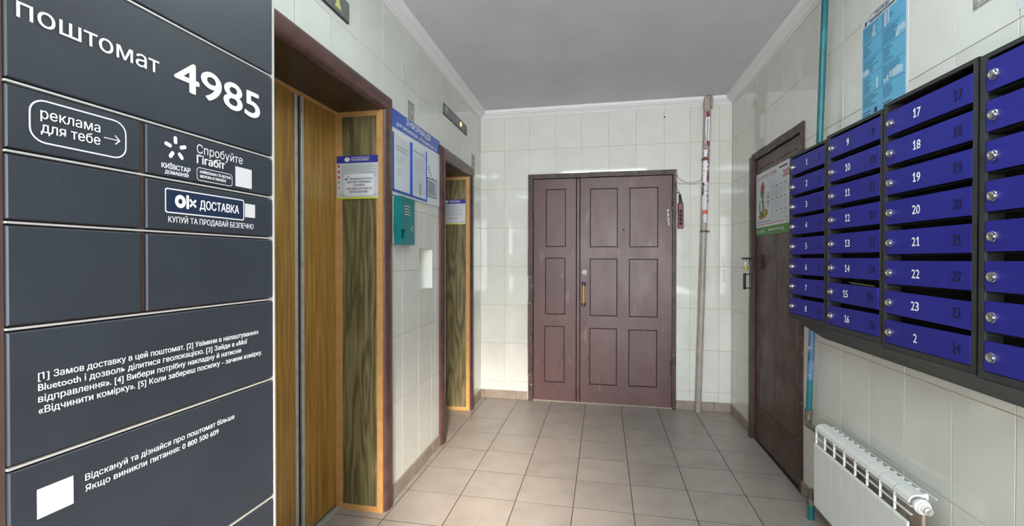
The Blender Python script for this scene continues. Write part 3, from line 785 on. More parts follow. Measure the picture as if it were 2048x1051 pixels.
# internet advertisement: five-petal star and words
mb = MB(); cx, cy = -.2085, 1.4495
for k in range(5):
    a = PI / 2 + k * 2 * PI / 5 + .05
    r0_, r1_ = .0075, .0205
    c_ = ((r0_ + r1_) / 2 * math.cos(a), (r0_ + r1_) / 2 * math.sin(a)); h = (r1_ - r0_) / 2; wv = .0032
    pts = []
    for (lx, ly) in rrect(-h, h, -wv, wv, .003, 4): pts.append((cx + c_[0] + lx * math.cos(a) - ly * math.sin(a), cy + c_[1] + lx * math.sin(a) + ly * math.cos(a)))
    mb.poly(pts, Z)
text(mb, 'КИЇВСТАР', -.2335, -.1822, 1.4135, .0080, Z, bold=.035); text(mb, 'ДОМАШНІЙ', -.2280, -.1860, 1.4048, .0058, Z, bold=.03)
text(mb, 'Спробуйте', -.1690, -.0678, 1.4515, .0160, Z, bold=0); text(mb, 'Гігабіт', -.1690, -.1105, 1.4335, .0145, Z, bold=.03)
ring2d(mb, rrect(-.1695, -.0926, 1.4035, 1.4268, .006), rrect(-.1685, -.0936, 1.4045, 1.4258, .005), Z)
text(mb, 'НАЙБІЛЬША ГІГАБІТНА', -.1630, -.0965, 1.4170, .0048, Z, bold=.03); text(mb, 'МЕРЕЖА В УКРАЇНІ', -.1630, -.1080, 1.4092, .0048, Z, bold=.03)
part('lettering', mb, 'white', cells[(7, 1)])
part('blank_sticker', MB().quad(-.0854, -.0444, 1.4062, 1.4446, Z), 'whitesticker', cells[(7, 1)], 'plain white square sticker')
# delivery advertisement
mb = MB(); ring2d(mb, rrect(-.2282, -.0645, 1.3405, 1.3815, .004), rrect(-.2262, -.0665, 1.3425, 1.3795, .003), Z + .0001)
dl = part('lettering_frame', mb, 'white', cells[(6, 1)])
part('navy_label', MB().poly(rrect(-.2264, -.0663, 1.3423, 1.3797, .003), Z), 'navy', cells[(6, 1)])
mb = MB()
ring2d(mb, ellipse(-.2010, 1.3617, .0100, .0112), ellipse(-.2010, 1.3617, .0038, .0044), Z + .0003)
mb.quad(-.1900, -.1850, 1.3505, 1.3740, Z + .0003)
for sg in (1, -1):
    for e in (1,):
        ax_, ay_, bx_, by_ = -.1832, 1.3612 - sg * .0062, -.1715, 1.3612 + sg * .0062
        l_ = math.hypot(bx_ - ax_, by_ - ay_); ux, uy = -(by_ - ay_) / l_ * .0019, (bx_ - ax_) / l_ * .0019
        mb.add([(ax_ - ux, ay_ - uy, Z + .0003), (bx_ - ux, by_ - uy, Z + .0003), (bx_ + ux, by_ + uy, Z + .0003), (ax_ + ux, ay_ + uy, Z + .0003)], [(0, 1, 2, 3)])
text(mb, 'ДОСТАВКА', -.1641, -.0778, 1.3530, .0155, Z + .0003, bold=.03); text(mb, 'КУПУЙ ТА ПРОДАВАЙ БЕЗПЕЧНО', -.2229, -.0409, 1.3252, .0100, Z + .0003, bold=.008)
part('lettering', mb, 'white', cells[(6, 1)])
part('blank_sticker', MB().quad(-.0625, -.0360, 1.3480, 1.3750, Z), 'whitesticker', cells[(6, 1)], 'small plain white square sticker')
mb = MB()
for s_, x1_, y_ in (('[1] Замов доставку в цей поштомат. [2] Увімкни в налаштуваннях', -.0282, 1.1095), ('Bluetooth і дозволь ділитися геолокацією. [3] Зайди в «Мої', -.0580, 1.0950),
                    ('відправлення». [4] Вибери потрібну накладну й натисни', -.0739, 1.0803), ('«Відчинити комірку». [5] Коли забереш посилку – зачини комірку.', -.0192, 1.0655)):
    text(mb, s_, -.3983, x1_, y_, .0092, Z, bold=.011)
part('lettering', mb, 'white', cells[(4, 0)])
mb = MB(); text(mb, 'Відскануй та дізнайся про поштомат більше', -.3459, -.0906, .9550, .0092, Z, bold=.011); text(mb, 'Якщо виникли питання: 0 800 500 609', -.3459, -.1268, .9395, .0092, Z, bold=.011)
part('lettering', mb, 'white', cells[(3, 0)])
part('blank_sticker', MB().quad(-.4005, -.3600, .9309, .9692, Z), 'whitesticker', cells[(3, 0)], 'plain white square sticker')

# ------------------------------------------------------------ letter boxes
mods = [(-.067, .271, -.050, .254, 1.767, 1.7465, 1.0030, .9855, 1),
        (.273, .629, .292, .614, 1.777, 1.7560, .9975, .9750, 9),
        (.631, 1.0035, .646, .986, 1.789, 1.7540, .9850, .9640, 17),
        (1.0075, 1.385, 1.027, 1.370, 1.785, 1.7650, .9810, .9580, None)]
labs = ['boxes 1 to 8, farthest column beside the brown door', 'boxes 9 to 16, second column from the brown door', 'boxes 17 to 24, third column from the brown door', 'unnumbered fronts, nearest column at the right edge']
def backz(x): return -(.1608 - .040 * x) + .003
for mi, (x0, x1, dx0, dx1, yt, dt, db, yb, first) in enumerate(mods):
    t = thing('mailbox_column', 'column of eight blue letter boxes in a charcoal steel case, ' + labs[mi], 'mailbox', FM, ((x0 + x1) / 2, yb, -.08), group='letter box columns on the right wall')
    z0b, z1b = backz(x0), backz(x1); ywb = .880
    mb = MB()
    def plate(pts8): mb.add(pts8, [(0, 1, 2, 3), (7, 6, 5, 4), (0, 4, 5, 1), (1, 5, 6, 2), (2, 6, 7, 3), (3, 7, 4, 0)])
    th = .0025
    for xa, xb_ in ((x0, x0 + th), (x1 - th, x1)):
        za = backz(xa)
        mb.prism([(yb, 0), (yt, 0), (yt, za), (ywb, za)], xa, xb_, 'x')
    mb.add([(x0, yt, 0), (x1, yt, 0), (x1, yt, z1b), (x0, yt, z0b), (x0, yt - th, 0), (x1, yt - th, 0), (x1, yt - th, z1b), (x0, yt - th, z0b)], [(0, 1, 2, 3), (7, 6, 5, 4), (0, 4, 5, 1), (2, 6, 7, 3)])
    mb.add([(x0, yb, 0), (x1, yb, 0), (x1, ywb, z1b), (x0, ywb, z0b), (x0, yb + th, 0), (x1, yb + th, 0), (x1, ywb + th, z1b), (x0, ywb + th, z0b)], [(3, 2, 1, 0), (4, 5, 6, 7), (0, 1, 5, 4), (2, 3, 7, 6)])
    holed(mb, x0, x1, yb, yt, -.006, 0, [(dx0 - .0015, dx1 + .0015, db - .002, yt - .011)], back=True)
    part('case', mb, 'mailgrey', t)
    part('interior_shade', MB().box(x0 + .004, x1 - .004, yb + .012, yt - .006, -.060, -.056), 'dark', t)  # black plate painting the shade inside the slots
    p = (dt - db - .077) / 7
    mb = MB(); glints = MB()
    for k in range(8):
        y1 = dt - k * p; y0 = y1 - .077
        if k < 7: mb.box(dx0 - .004, dx1 + .004, y0 - .004, y0 - .0028, -.07, -.008)
        glints.box(dx1 - .002, dx1 + .001, y1 + .001, y1 + .012, -.012, -.003)  # pale slip painting the light caught on the case edge
    part('shelf', mb, 'dark', t); part('slot_edge_glint', glints, 'grey', t)
    for k in range(8):
        y1 = dt - k * p; y0 = y1 - .077; n_ = None if first is None else first + k
        zb = -.0035; zf = .0005
        dm = MB()
        dm.cbox(dx0, dx1, y0, y1, zb, zf, .0008)
        if n_ == 23: dm = MB().add([(dx0, y0 + .002, zb), (dx1, y0 - .006, zb), (dx1, y1 - .008, zb), (dx0, y1, zb), (dx0, y0 + .002, zf + .001), (dx1, y0 - .006, zf + .001), (dx1, y1 - .008, zf + .001), (dx0, y1, zf + .001)], [(3, 2, 1, 0), (4, 5, 6, 7), (0, 1, 5, 4), (1, 2, 6, 5), (2, 3, 7, 6), (3, 0, 4, 7)])
        if n_ == 15: dm = MB().add([(dx0, y0 + .001, zb), (dx1, y0 - .003, zb), (dx1, y1 - .006, zb), (dx0, y1 - .002, zb), (dx0, y0 + .001, zf + .002), (dx1, y0 - .003, zf + .004), (dx1, y1 - .006, zf + .006), (dx0, y1 - .002, zf + .002)], [(3, 2, 1, 0), (4, 5, 6, 7), (0, 1, 5, 4), (1, 2, 6, 5), (2, 3, 7, 6), (3, 0, 4, 7)])
        dr = part('mailbox_door', dm, 'blue', t)
        ly = (y0 + y1) / 2 - .001; lx = dx0 + .0235
        part('cam_lock', MB().lathe((lx, ly, zf), (0, 0, 1), [(0, .0135), (.0025, .0135), (.0035, .0118), (.0085, .0108), (.0100, .0085), (.0100, .0052), (.0085, .0048)], 18), 'steel', dr, smooth=True)
        if n_ is None: continue
        zt = zf + (.0062 if n_ == 15 else .0018 if n_ == 23 else .0006)
        s_ = str(n_) if n_ != 24 else '2'; cw = .0165 * .92 if len(s_) == 1 else .034
        cxx = dx0 + .42 * (dx1 - dx0) if mi == 0 else dx0 + .415 * (dx1 - dx0)
        if mi == 0: cxx = dx0 + .155
        mb = MB(); digits(mb, s_, cxx, ly - .0135, .028, .0175 * len(s_), zt, .022)
        part('number', mb, 'white', dr)
        s_ = str(n_); cw = .014 if len(s_) == 1 else .031; ex = dx1 - .046 * (1 if mi == 2 else .85)
        mb = MB(); digits(mb, s_, ex, ly - .016, .030, .016 * len(s_), zt, .008)
        part('embossed_number', mb, 'embossed', dr)
# paper sticking out of the slot above number 15
p2 = (1.756 - .9975 - .077) / 7; y15 = 1.756 - 6 * p2 - .004
mb = MB(); mb.add([(.40, y15 - .01, -.045), (.560, y15 - .014, -.045), (.585, y15 + .0045, .002), (.44, y15 + .010, .003), (.40, y15 - .0105, -.045), (.560, y15 - .0145, -.045), (.585, y15 + .004, .002), (.44, y15 + .0095, .003)], [(0, 1, 2, 3), (7, 6, 5, 4), (2, 6, 7, 3), (1, 5, 6, 2), (0, 4, 5, 1), (3, 7, 4, 0)])
single('leaflet', mb, 'leaflet', 'yellowish folded leaflet sticking out of the slot above letter box 15', 'leaflet', FM, (.48, y15, -.02))

# ------------------------------------------------------------ information board
bd = thing('information_board', 'white notice board with blue header between the two lifts', 'notice board', FL, (-1.49, 1.61, .002))
mb = MB(); mb.add([(-1.858, 1.603, .001), (-1.126, 1.616, .001), (-1.122, 2.060, .001), (-1.852, 2.052, .001), (-1.858, 1.603, .008), (-1.126, 1.616, .008), (-1.122, 2.060, .008), (-1.852, 2.052, .008)],
                  [(3, 2, 1, 0), (4, 5, 6, 7), (0, 1, 5, 4), (1, 2, 6, 5), (2, 3, 7, 6), (3, 0, 4, 7)])
part('board_panel', mb, 'boardwhite', bd)
part('blue_header', MB().add([(-1.8545, 1.955, .0086), (-1.123, 1.968, .0086), (-1.1222, 2.0598, .0086), (-1.852, 2.0518, .0086)], [(0, 1, 2, 3)]), 'boardblue', bd)
mb = MB(); text(mb, 'ІНФОРМАЦІЯ', -1.665, -1.296, 2.014, .034, .0092, bold=.02); text(mb, 'для мешканців «Локомотив 11»', -1.800, -1.180, 1.9765, .022, .0092, bold=.012, shear=.25)
part('lettering', mb, 'white', bd)
pockets = [(-1.843, -1.614, 1.622, 1.929), (-1.600, -1.367, 1.622, 1.932)]
for (a, b, c, d) in pockets:
    mb = MB(); tw = .009
    mb.box(a, a + tw, c, d, .0086, .0135); mb.box(a, b, c, c + tw, .0086, .0135); mb.box(b - .006, b, c, d, .0086, .0135)
    part('pocket_frame', mb, 'boardblue', bd)
mb = MB(); ring2d(mb, [(-1.352, 1.662), (-1.180, 1.662), (-1.180, 1.780), (-1.352, 1.780)], [(-1.347, 1.667), (-1.185, 1.667), (-1.185, 1.775), (-1.347, 1.775)], .0094)
for k in range(5): mb.poly(ellipse(-1.33 + .018 * k + random.uniform(-.01, .01), 1.85 - .017 * k, .008, .006, 8), .0094)
lines(mb, -1.335, -1.20, 1.675, 1.765, 8, .0094, .4, .2)
part('printed_marks', mb, 'inkdark', bd, kind='stuff')
grp = None
for (a, b, c, d, lab, nl) in ((-1.830, -1.622, 1.635, 1.925, 'typed sheet in the left pocket of the notice board', 0), (-1.587, -1.375, 1.635, 1.928, 'densely typed sheet in the right pocket of the notice board', 1), (-1.345, -1.190, 1.640, 1.945, 'white sheet stuck at the right end of the notice board', 2)):
    if nl == 2: continue
    pg = thing('notice_sheet', lab, 'paper', FL, ((a + b) / 2, c, .009), group='sheets in the notice board pockets')
    part('sheet', MB().box(a, b, c, d, .0088, .0098), 'paper', pg)
    mb = MB()
    if nl == 0:
        lines(mb, a + .03, b - .03, d - .085, d - .05, 2, .0102, .45, .2); lines(mb, a + .03, b - .06, d - .155, d - .105, 3, .0102, .2, .4); lines(mb, a + .03, b - .06, d - .215, d - .170, 3, .0102, .2, .4)
    else:
        lines(mb, a + .02, b - .015, d - .045, d - .025, 1, .0102, .4, .2); lines(mb, a + .02, b - .015, c + .02, d - .06, 17, .0102, .22, .4); mb.quad(a + .10, a + .135, c + .01, c + .085, .0103)
    part('print', mb, 'ink', pg, kind='stuff')

# ------------------------------------------------------------ notices on the lift jambs (planes facing the viewer)
def jamb_frame(xj): return FL @ Matrix(((0, 0, -1, xj), (0, 1, 0, 0), (1, 0, 0, 0), (0, 0, 0, 1)))   # x' = depth out of recess, y up, z' towards the viewer
def notice(xj, a, b, c, d, label, sticker):
    F = jamb_frame(xj)
    t = thing('service_notice', label, 'notice', F, ((a + b) / 2, c, 0), group='service notices on the lift jambs')
    part('sheet', MB().box(a, b, c, d, .0002, .0014), 'paper', t)
    part('blue_band', MB().quad(a, b, d - .036, d, .0017), 'ukrblue', t)
    part('lime_band', MB().quad(a, b, c, c + .009, .0017), 'lime', t)
    mb = MB(); mb.poly(ellipse(a + .058, d - .018, .015, .011), .0021); text(mb, '"УКРЛІФТСЕРВІС"', a + .078, a + .180, d - .026, .011, .0021, bold=.02); mb.quad(a + .08, a + .178, d - .010, d - .0075, .0021)
    part('lettering', mb, 'white', t)
    mb = MB(); lines(mb, a + .025, b - .008, d - .105, d - .044, 9, .0019, .3, .2); lines(mb, a + .01, b - .006, c + .014, c + .026, 1, .0019, .4, 0)
    if not sticker: lines(mb, a + .025, b - .008, c + .07, d - .11, 12, .0019, .3, .2)
    for k in range(2): mb.poly(ellipse(a + .012, c + .085 - .028 * k, .0065, .0065, 14), .0019)
    part('small_print', mb, 'ink', t, kind='stuff')
    mb = MB()
    for k in range(3): mb.poly(ellipse(a + .012, d - .050 - .028 * k, .0065, .0065, 14), .0020)
    if not sticker:
        for k in range(3): mb.poly(ellipse(a + .095 + .024 * k, c + .050, .006, .006, 12), .0020)
    part('warning_marks', mb, 'red', t)
    return F, t
jx1, jx2 = -1.950 - .010, -.385 - .010
wx = .0215
F1, n1 = notice(jx1, RZ + .008, -.012, 1.566, 1.782, 'blue-headed lift service notice taped on the nearer lift jamb', True)
F2, n2 = notice(jx2, RZ - .004, -.026, 1.557, 1.765, 'blue-headed lift service notice on the farther lift jamb', False)
st = thing('sticker', 'white dispatcher phone sticker on the nearer lift service notice', 'sticker', F1, (-.115, 1.586, .002))
part('label_sheet', MB().box(RZ + .052, RZ + .208, 1.584, 1.690, .0019, .0028), 'white', st)
mb = MB(); a = RZ + .052; zt = .0034
for s_, u0, u1, yy in (('ДИСПЕТЧЕРСЬКА', .012, .144, 1.646), ('СЛУЖБА', .048, .110, 1.630), ('+38 (063) 232-83-03', .008, .148, 1.613), ('ЦІЛОДОБОВО', .028, .128, 1.597)):
    text(mb, s_, a + u0, a + u1, yy, .0098, zt, bold=.02)
text(mb, 'ЕС', a + .014, a + .030, 1.668, .013, zt, bold=.0, shear=.2); mb.quad(a + .002, a + .016, 1.662, 1.669, zt); ring2d(mb, [(a + .074, 1.6625), (a + .150, 1.6625), (a + .150, 1.6705), (a + .074, 1.6705)], [(a + .076, 1.6645), (a + .148, 1.6645), (a + .148, 1.6685), (a + .076, 1.6685)], zt)
mb.quad(a + .030, a + .072, 1.664, 1.668, zt)
part('lettering', mb, 'inkblue', st)

# ------------------------------------------------------------ teal call box
ib = thing('call_box', 'teal painted metal call box under the notice board', 'intercom box', FL, (-1.733, 1.343, .001))
bx0, bx1, by0, by1, bz = -1.823, -1.643, 1.343, 1.597, .047
hx0, hx1, hy0, hy1 = bx0 + .006, bx0 + .066, 1.372, 1.422
mb = MB(); holed(mb, bx0, bx1, by0, by1, 0, bz, [(hx0, hx1, hy0, hy1)])
part('box_shell', mb, 'teal', ib)
part('torn_hole', MB().box(hx0 - .001, hx1 + .001, hy0 - .001, hy1 + .001, .002, .015), 'dark', ib)
mb = MB()
for k in range(4):
    y_ = 1.552 - .0145 * k
    mb.add([(bx0 + .046, y_, bz + .0002), (bx0 + .112, y_, bz + .0002), (bx0 + .112, y_ - .006, bz + .005), (bx0 + .046, y_ - .006, bz + .005), (bx0 + .112, y_ - .007, bz + .0002), (bx0 + .046, y_ - .007, bz + .0002)], [(3, 2, 1, 0), (3, 5, 4, 2), (0, 5, 3), (1, 2, 4)])
part('louvre', mb, 'alu', ib)
part('keyhole', MB().lathe((bx1 - .028, 1.432, bz), (0, 0, 1), [(0, .016), (.002, .015), (.002, .009)], 18), 'alu', ib, smooth=True)
part('key_slot', MB().cbox(bx1 - .034, bx1 - .022, 1.422, 1.442, bz + .001, bz + .003, .0005), 'dark', ib)
mb = MB()
for k in range(7): mb.cbox(bx0 - .004, bx0 + .0005, by0 + k * .0362, by0 + (k + 1) * .0362, -.001, random.uniform(.002, .007), .0005)
part('mortar_bead', mb, 'tealedge', ib)

# ------------------------------------------------------------ floor indicator panels over the lifts
def indicator(x0, x1, y0, y1, label, lamp):
    t = thing('floor_indicator', label, 'indicator panel', FL, ((x0 + x1) / 2, y0, .001), group='floor indicators over the lifts')
    part('plate', MB().prism(rrect(x0, x1, y0, y1, .006, 3), .0005, .007), 'indicator', t)
    part('plate_lip', MB().box(x0 + .004, x1 - .004, y0 - .005, y0, .0005, .008), 'blackplastic', t)
    h = y1 - y0
    def tri(cx, up, m):
        s = .022; cy = (y0 + y1) / 2; d = 1 if up else -1
        mb = MB(); P = [(cx - s, cy - d * h * .28), (cx + s, cy - d * h * .28), (cx, cy + d * h * .32)]
        if not up: P = P[::-1]
        mb.prism(P, .007, .0085); part('arrow', mb, m, t)
    return t, tri, h
t, tri, h = indicator(-2.840, -2.258, 2.277, 2.361, 'grey floor indicator panel with pale arrows over the nearer lift', False)
tri(-2.345, True, 'arrowyellow'); tri(-2.430, False, 'arrowpale'); tri(-2.75, True, 'arrowpale')
t, tri, h = indicator(-1.037, -.456, 2.281, 2.352, 'grey floor indicator panel with one lit orange lamp over the farther lift', True)
tri(-.975, False, 'arrowpale'); tri(-.520, True, 'indicator')
mb = MB()
for k in range(7): mb.quad(-.92 + k * .034, -.905 + k * .034, 2.309, 2.324, .0074)
part('floor_marks', mb, 'ink', t, kind='stuff')
part('lamp', MB().lathe((-.632, 2.317, .007), (0, 0, 1), [(0, .017), (.003, .016), (.006, .009)], 20), 'lampon', t, smooth=True)

# ------------------------------------------------------------ poster and paper on the right wall
po = thing('info_poster', 'pale blue leaflet poster above the letter boxes on the right wall', 'poster', FR, (2.02, 1.80, .001))
px0, px1, py0, py1 = 1.878, 2.172, 1.795, 2.262
part('sheet', MB().box(px0, px1, py0, py1, .0002, .0012), 'paper', po)
mb = MB().add([(px0 + .010, py0 + .004, .0016), (px1 - .012, py0 + .004, .0016), (px1 - .012, 2.222, .0016), (px0 + .010, 2.222, .0016)], [(0, 1, 2, 3)])
part('blue_field', mb, 'posterblue', po)
mb = MB()
def seg(ax, ay, bx, by, wd, z):
    dx, dy = bx - ax, by - ay; l = math.hypot(dx, dy); nx_, ny_ = -dy / l * wd / 2, dx / l * wd / 2
    mb.add([(ax - nx_, ay - ny_, z), (bx - nx_, by - ny_, z), (bx + nx_, by + ny_, z), (ax + nx_, ay + ny_, z)], [(0, 1, 2, 3)])
seg(px0 + .02, 2.222, px0 + .07, 2.256, .002, .002); seg(px0 + .07, 2.256, px1 - .06, 2.256, .002, .002); seg(px1 - .06, 2.256, px1 - .014, 2.222, .002, .002)
text(mb, 'ХТО І ЗА ЩО', px0 + .095, px0 + .185, 2.242, .009, .002, bold=.02); text(mb, 'ВІДПОВІДАЄ В БУДИНКУ', px0 + .06, px0 + .225, 2.227, .009, .002, bold=.02)
mb.quad(px0 + .026, px0 + .038, 2.226, 2.242, .002)
rows = [2.222, 2.155, 2.085, 2.015, 1.940, 1.880, 1.80]
for y_ in rows[1:5]: mb.quad(px0 + .010, px1 - .012, y_ - .0006, y_ + .0006, .0021)
mb.quad(px0 + .143, px0 + .1445, 1.940, 2.222, .0021)
for r_ in range(6):
    for c_ in range(2):
        xa = px0 + .015 + c_ * .135
        lines(mb, xa, xa + (.060 if (r_ + c_) % 2 else .105), rows[r_ + 1] + .006, rows[r_] - .006, 8 if r_ < 4 else 6, .002, .3, .5)
mb.quad(px0 + .095, px0 + .113, 1.852, 1.872, .0021); mb.quad(px0 + .095, px0 + .113, 1.82, 1.838, .0021)
part('print', mb, 'posterline', po, kind='stuff')
mb = MB()
for (xx, yy, ww, hh) in ((.075, 2.160, .022, .020), (.082, 2.180, .012, .022), (.155, 2.162, .014, .048), (.175, 2.165, .010, .050), (.225, 2.090, .022, .018), (.235, 2.108, .014, .014), (.250, 2.10, .026, .022), (.015, 2.020, .042, .020), (.105, 1.945, .012, .036), (.155, 1.945, .012, .014), (.172, 1.948, .012, .016), (.190, 1.955, .010, .020), (.205, 1.950, .060, .026)):
    part('house_picture', MB().prism([(px0 + xx, yy), (px0 + xx + ww, yy), (px0 + xx + ww, yy + hh), (px0 + xx + ww / 2, yy + hh * 1.25), (px0 + xx, yy + hh)], .0016, .0022), 'posterhouse', po)
single('paper_sheet', MB().box(2.605, 2.82, 1.920, 2.22, .0002, .0012), 'paper', 'blank bluish white paper at the top right corner of the right wall', 'paper', FR, (2.7, 1.92, 0))

# ------------------------------------------------------------ teal heating pipe and radiator
tp = thing('heating_pipe', 'teal painted heating riser behind the letter boxes on the right wall', 'pipe', FR, (1.52, .48, .045))
def tpx(z_): return 1.517 + .0728 * (z_ - .49)
part('pipe_upper', MB().tube([(tpx(z_), z_, .045) for z_ in [.92 + (HC - .92) * i / 12 for i in range(13)]], .0142, 16), 'tealpipe', tp, smooth=True)
part('pipe_middle', MB().tube([(tpx(z_), z_, .045) for z_ in (.665, .75, .83, .92)], .0135, 16), 'bluepipe', tp, 'peeling blue-grey stretch of pipe', smooth=True)
part('pipe_lower', MB().tube([(tpx(z_), z_, .045) for z_ in (.48, .56, .665)], .0135, 16), 'tealpipe', tp, smooth=True)
el = [(tpx(.49), .500, .045), (tpx(.47), .470, .046), (1.522, .452, .050), (1.540, .445, .056), (1.565, .447, .062), (1.60, .452, .068), (1.73, .462, .074)]
mb = MB().tube(el, [.0170, .0178, .0178, .0170, .0138, .0135, .0135], 16); mb.cyl((tpx(.495), .492, .045), (tpx(.51), .510, .045), .0188, 16)
part('elbow', mb, 'pipesteel', tp, 'bare grey steel elbow', smooth=True)
lp = thing('return_pipe', 'low steel valve and teal pipe end beside the foot of the radiator', 'pipe', FR, (1.62, 0, .06))
mb = MB().tube([(1.74, .150, .073), (1.66, .150, .073), (1.62, .148, .070), (1.595, .130, .066), (1.592, .085, .064)], .0145, 14)
mb.cyl((1.64, .15, .073), (1.665, .15, .073), .020, 8); mb.cyl((1.592, .07, .064), (1.592, .10, .064), .020, 8)
part('valve', mb, 'pipesteel', lp, 'grey steel valve', smooth=True)
part('pipe_end', MB().tube([(1.592, .09, .064), (1.592, .0, .064)], .0155, 14), 'tealpipe', lp, smooth=True)

rd = thing('radiator', 'white aluminium sectional radiator under the letter boxes', 'radiator', FR, (2.055, .11, .07))
rx = 1.736; pw = .080; zf_, zb_ = .113, .030; ytp, ybt = .508, .112
for k in range(8):
    a = rx + k * pw; b = a + pw; c = (a + b) / 2
    # curved cap over the front edge
    capp = [(ytp - .020, zf_ - .003), (ytp - .006, zf_ - .007), (ytp + .003, zf_ - .018), (ytp + .007, zf_ - .038), (ytp + .006, zf_ - .052), (ytp + .001, zf_ - .052), (ytp + .002, zf_ - .036), (ytp - .002, zf_ - .020), (ytp - .010, zf_ - .011), (ytp - .022, zf_ - .007)]
    mb = MB(); mb.prism(capp, a + .0017, b - .0017, 'x')
    # tall front plate with sloping shoulder
    mb.prism([(ybt + .030, zf_), (.418, zf_), (.425, zf_ - .004), (.425, zf_ - .007), (ybt + .03, zf_ - .007)], a + .0017, b - .0017, 'x')
    mb.prism([(ybt, zf_ - .024), (ybt + .030, zf_), (ybt + .030, zf_ - .007), (ybt + .002, zf_ - .032)], a + .004, b - .004, 'x')
    s_ = part('radiator_section', mb, 'radiator', rd)
    inn = MB()
    inn.box(a + .001, b - .001, ybt + .02, ytp - .016, .066, .070)                      # dusty inner plate
    inn.cyl((c, ybt + .02, .050), (c, ytp - .02, .050), .012, 12)                        # water tube
    part('inner_plate', inn, 'raddust', s_)
    fn = MB()
    for y_ in (.474, .448): fn.box(a, b, y_, y_ + .0022, zf_ - .016, zf_ - .008)
    fn.box(a - .0012, a + .0012, .424, ytp - .022, zf_ - .014, zf_ - .006)
    fn.box(a, b, ytp - .006, ytp - .003, zb_, zb_ + .003)
    for x_ in (a + .001, c): fn.add([(x_, ytp - .004, zf_ - .050), (x_ + .002, ytp - .004, zf_ - .050), (x_ + .002, ytp - .006, zb_), (x_, ytp - .006, zb_), (x_, ytp - .020, zf_ - .050), (x_ + .002, ytp - .020, zf_ - .050), (x_ + .002, ytp - .026, zb_), (x_, ytp - .026, zb_)], [(0, 1, 2, 3), (7, 6, 5, 4), (0, 3, 7, 4), (1, 5, 6, 2), (0, 4, 5, 1), (2, 6, 7, 3)])
    part('fin', fn, 'radiator', s_)
    if k:
        sm = MB().box(a - .0017, a + .0017, ybt + .03, .420, zf_ - .0065, zf_ - .002)  # dark strips painting the shade in the gaps between sections
        sm.prism([(y_ - .0012 if y_ > ytp - .03 else y_, z_ - .0012) for y_, z_ in capp], a - .0017, a + .0017, 'x')
        part('seam_shade', sm, 'groove', s_)
for y_ in (.478, .150):
    part('header_tube', MB().cyl((rx - .002, y_, .073), (rx + 8 * pw, y_, .073), .019, 20), 'radiator', rd, smooth=True)
e = rx + 8 * pw
part('end_plug', MB().lathe((e - .004, .478, .073), (1, 0, 0), [(0, .024), (.010, .024), (.016, .019), (.020, .019), (.020, .014), (.030, .013), (.033, .009)], 24), 'radiator', rd, 'white end plug', smooth=True)
part('bleed_valve', MB().lathe((e + .028, .478, .073), (1, 0, 0), [(0, .0125), (.006, .0125), (.008, .007), (.014, .006)], 20), 'alu', rd, 'grey bleed valve', smooth=True)
part('end_plug', MB().lathe((e - .004, .150, .073), (1, 0, 0), [(0, .024), (.010, .024), (.016, .019), (.024, .016)], 24), 'radiator', rd, smooth=True)
mb = MB()
for x_ in (rx + .12, rx + .52):
    mb.box(x_ - .01, x_ + .01, .44, .455, -.006, .06)
part('wall_bracket', mb, 'radiator', rd)

# ------------------------------------------------------------ grey drain pipe on the back wall
gp = thing('drain_pipe', 'grey plastic pipe with torn stickers, leaning beside the brown double door', 'pipe', FB, (1.88, 0, .045))
def gx(y_): return 1.8815 + (1.948 - 1.8815) * y_ / 2.51
PR = .0250
part('pipe_tube', MB().tube([(gx(y_), y_, .045) for y_ in [0, .03, .5, 1.0, 1.495, 2.0, HC - .004]], [PR - .001, PR, PR, PR, PR, PR + .0015, PR + .0015], 28), 'greypipe', gp, smooth=True)
mb = MB()
mb.tube([(gx(1.490), 1.488, .045), (gx(1.50), 1.503, .045)], PR + .004, 24)
mb.box(gx(1.495) + .02, gx(1.495) + .045, 1.489, 1.502, .038, .052); mb.box(gx(1.495) - .005, gx(1.495) + .005, 1.489, 1.502, -.002, .03)
part('pipe_clamp', mb, 'clamp', gp)
mb = MB(); mb.tube([(gx(2.08), 2.080, .045), (gx(2.09), 2.096, .045)], PR + .0045, 24); mb.box(gx(2.09) - .035, gx(2.09) - .02, 2.082, 2.094, .038, .052); mb.box(gx(2.09) - .005, gx(2.09) + .005, 2.082, 2.094, -.002, .03)
part('pipe_clamp', mb, 'clamp', gp)
def patch(y0, y1, a0, a1, m, rr=.0012, torn=True, n=14, k=8):
    """curved sticker: angles in degrees, 0 faces the room"""
    mb = MB(); r = PR + .0015 + rr; v = []
    for i in range(n + 1):
        y_ = y0 + (y1 - y0) * i / n
        e0 = a0 + (random.uniform(-9, 14) if torn else 0); e1 = a1 + (random.uniform(-14, 9) if torn else 0)
        for j in range(k + 1):
            t = R(e0 + (e1 - e0) * j / k); v.append((gx(y_) + r * math.sin(t), y_, .045 + r * math.cos(t)))
    f = [(i * (k + 1) + j, i * (k + 1) + j + 1, (i + 1) * (k + 1) + j + 1, (i + 1) * (k + 1) + j) for i in range(n) for j in range(k)]
    part('sticker', mb.add(v, f), m, gp, smooth=False)
patch(2.215, 2.475, -38, 38, 'white', torn=False); patch(2.430, 2.475, -38, 38, 'darkred', .0016); patch(2.195, 2.235, -20, 40, 'darkred', .0016)
patch(2.23, 2.42, -8, 2, 'inkdark', .0018, False)
patch(2.02, 2.17, -60, 55, 'darkred', .0012); patch(1.99, 2.075, -60, 20, 'white', .0018); patch(2.105, 2.165, -60, 15, 'white', .0018)
patch(1.895, 1.985, -65, 10, 'white', .0014); patch(1.90, 2.02, 15, 60, 'darkred', .0013)
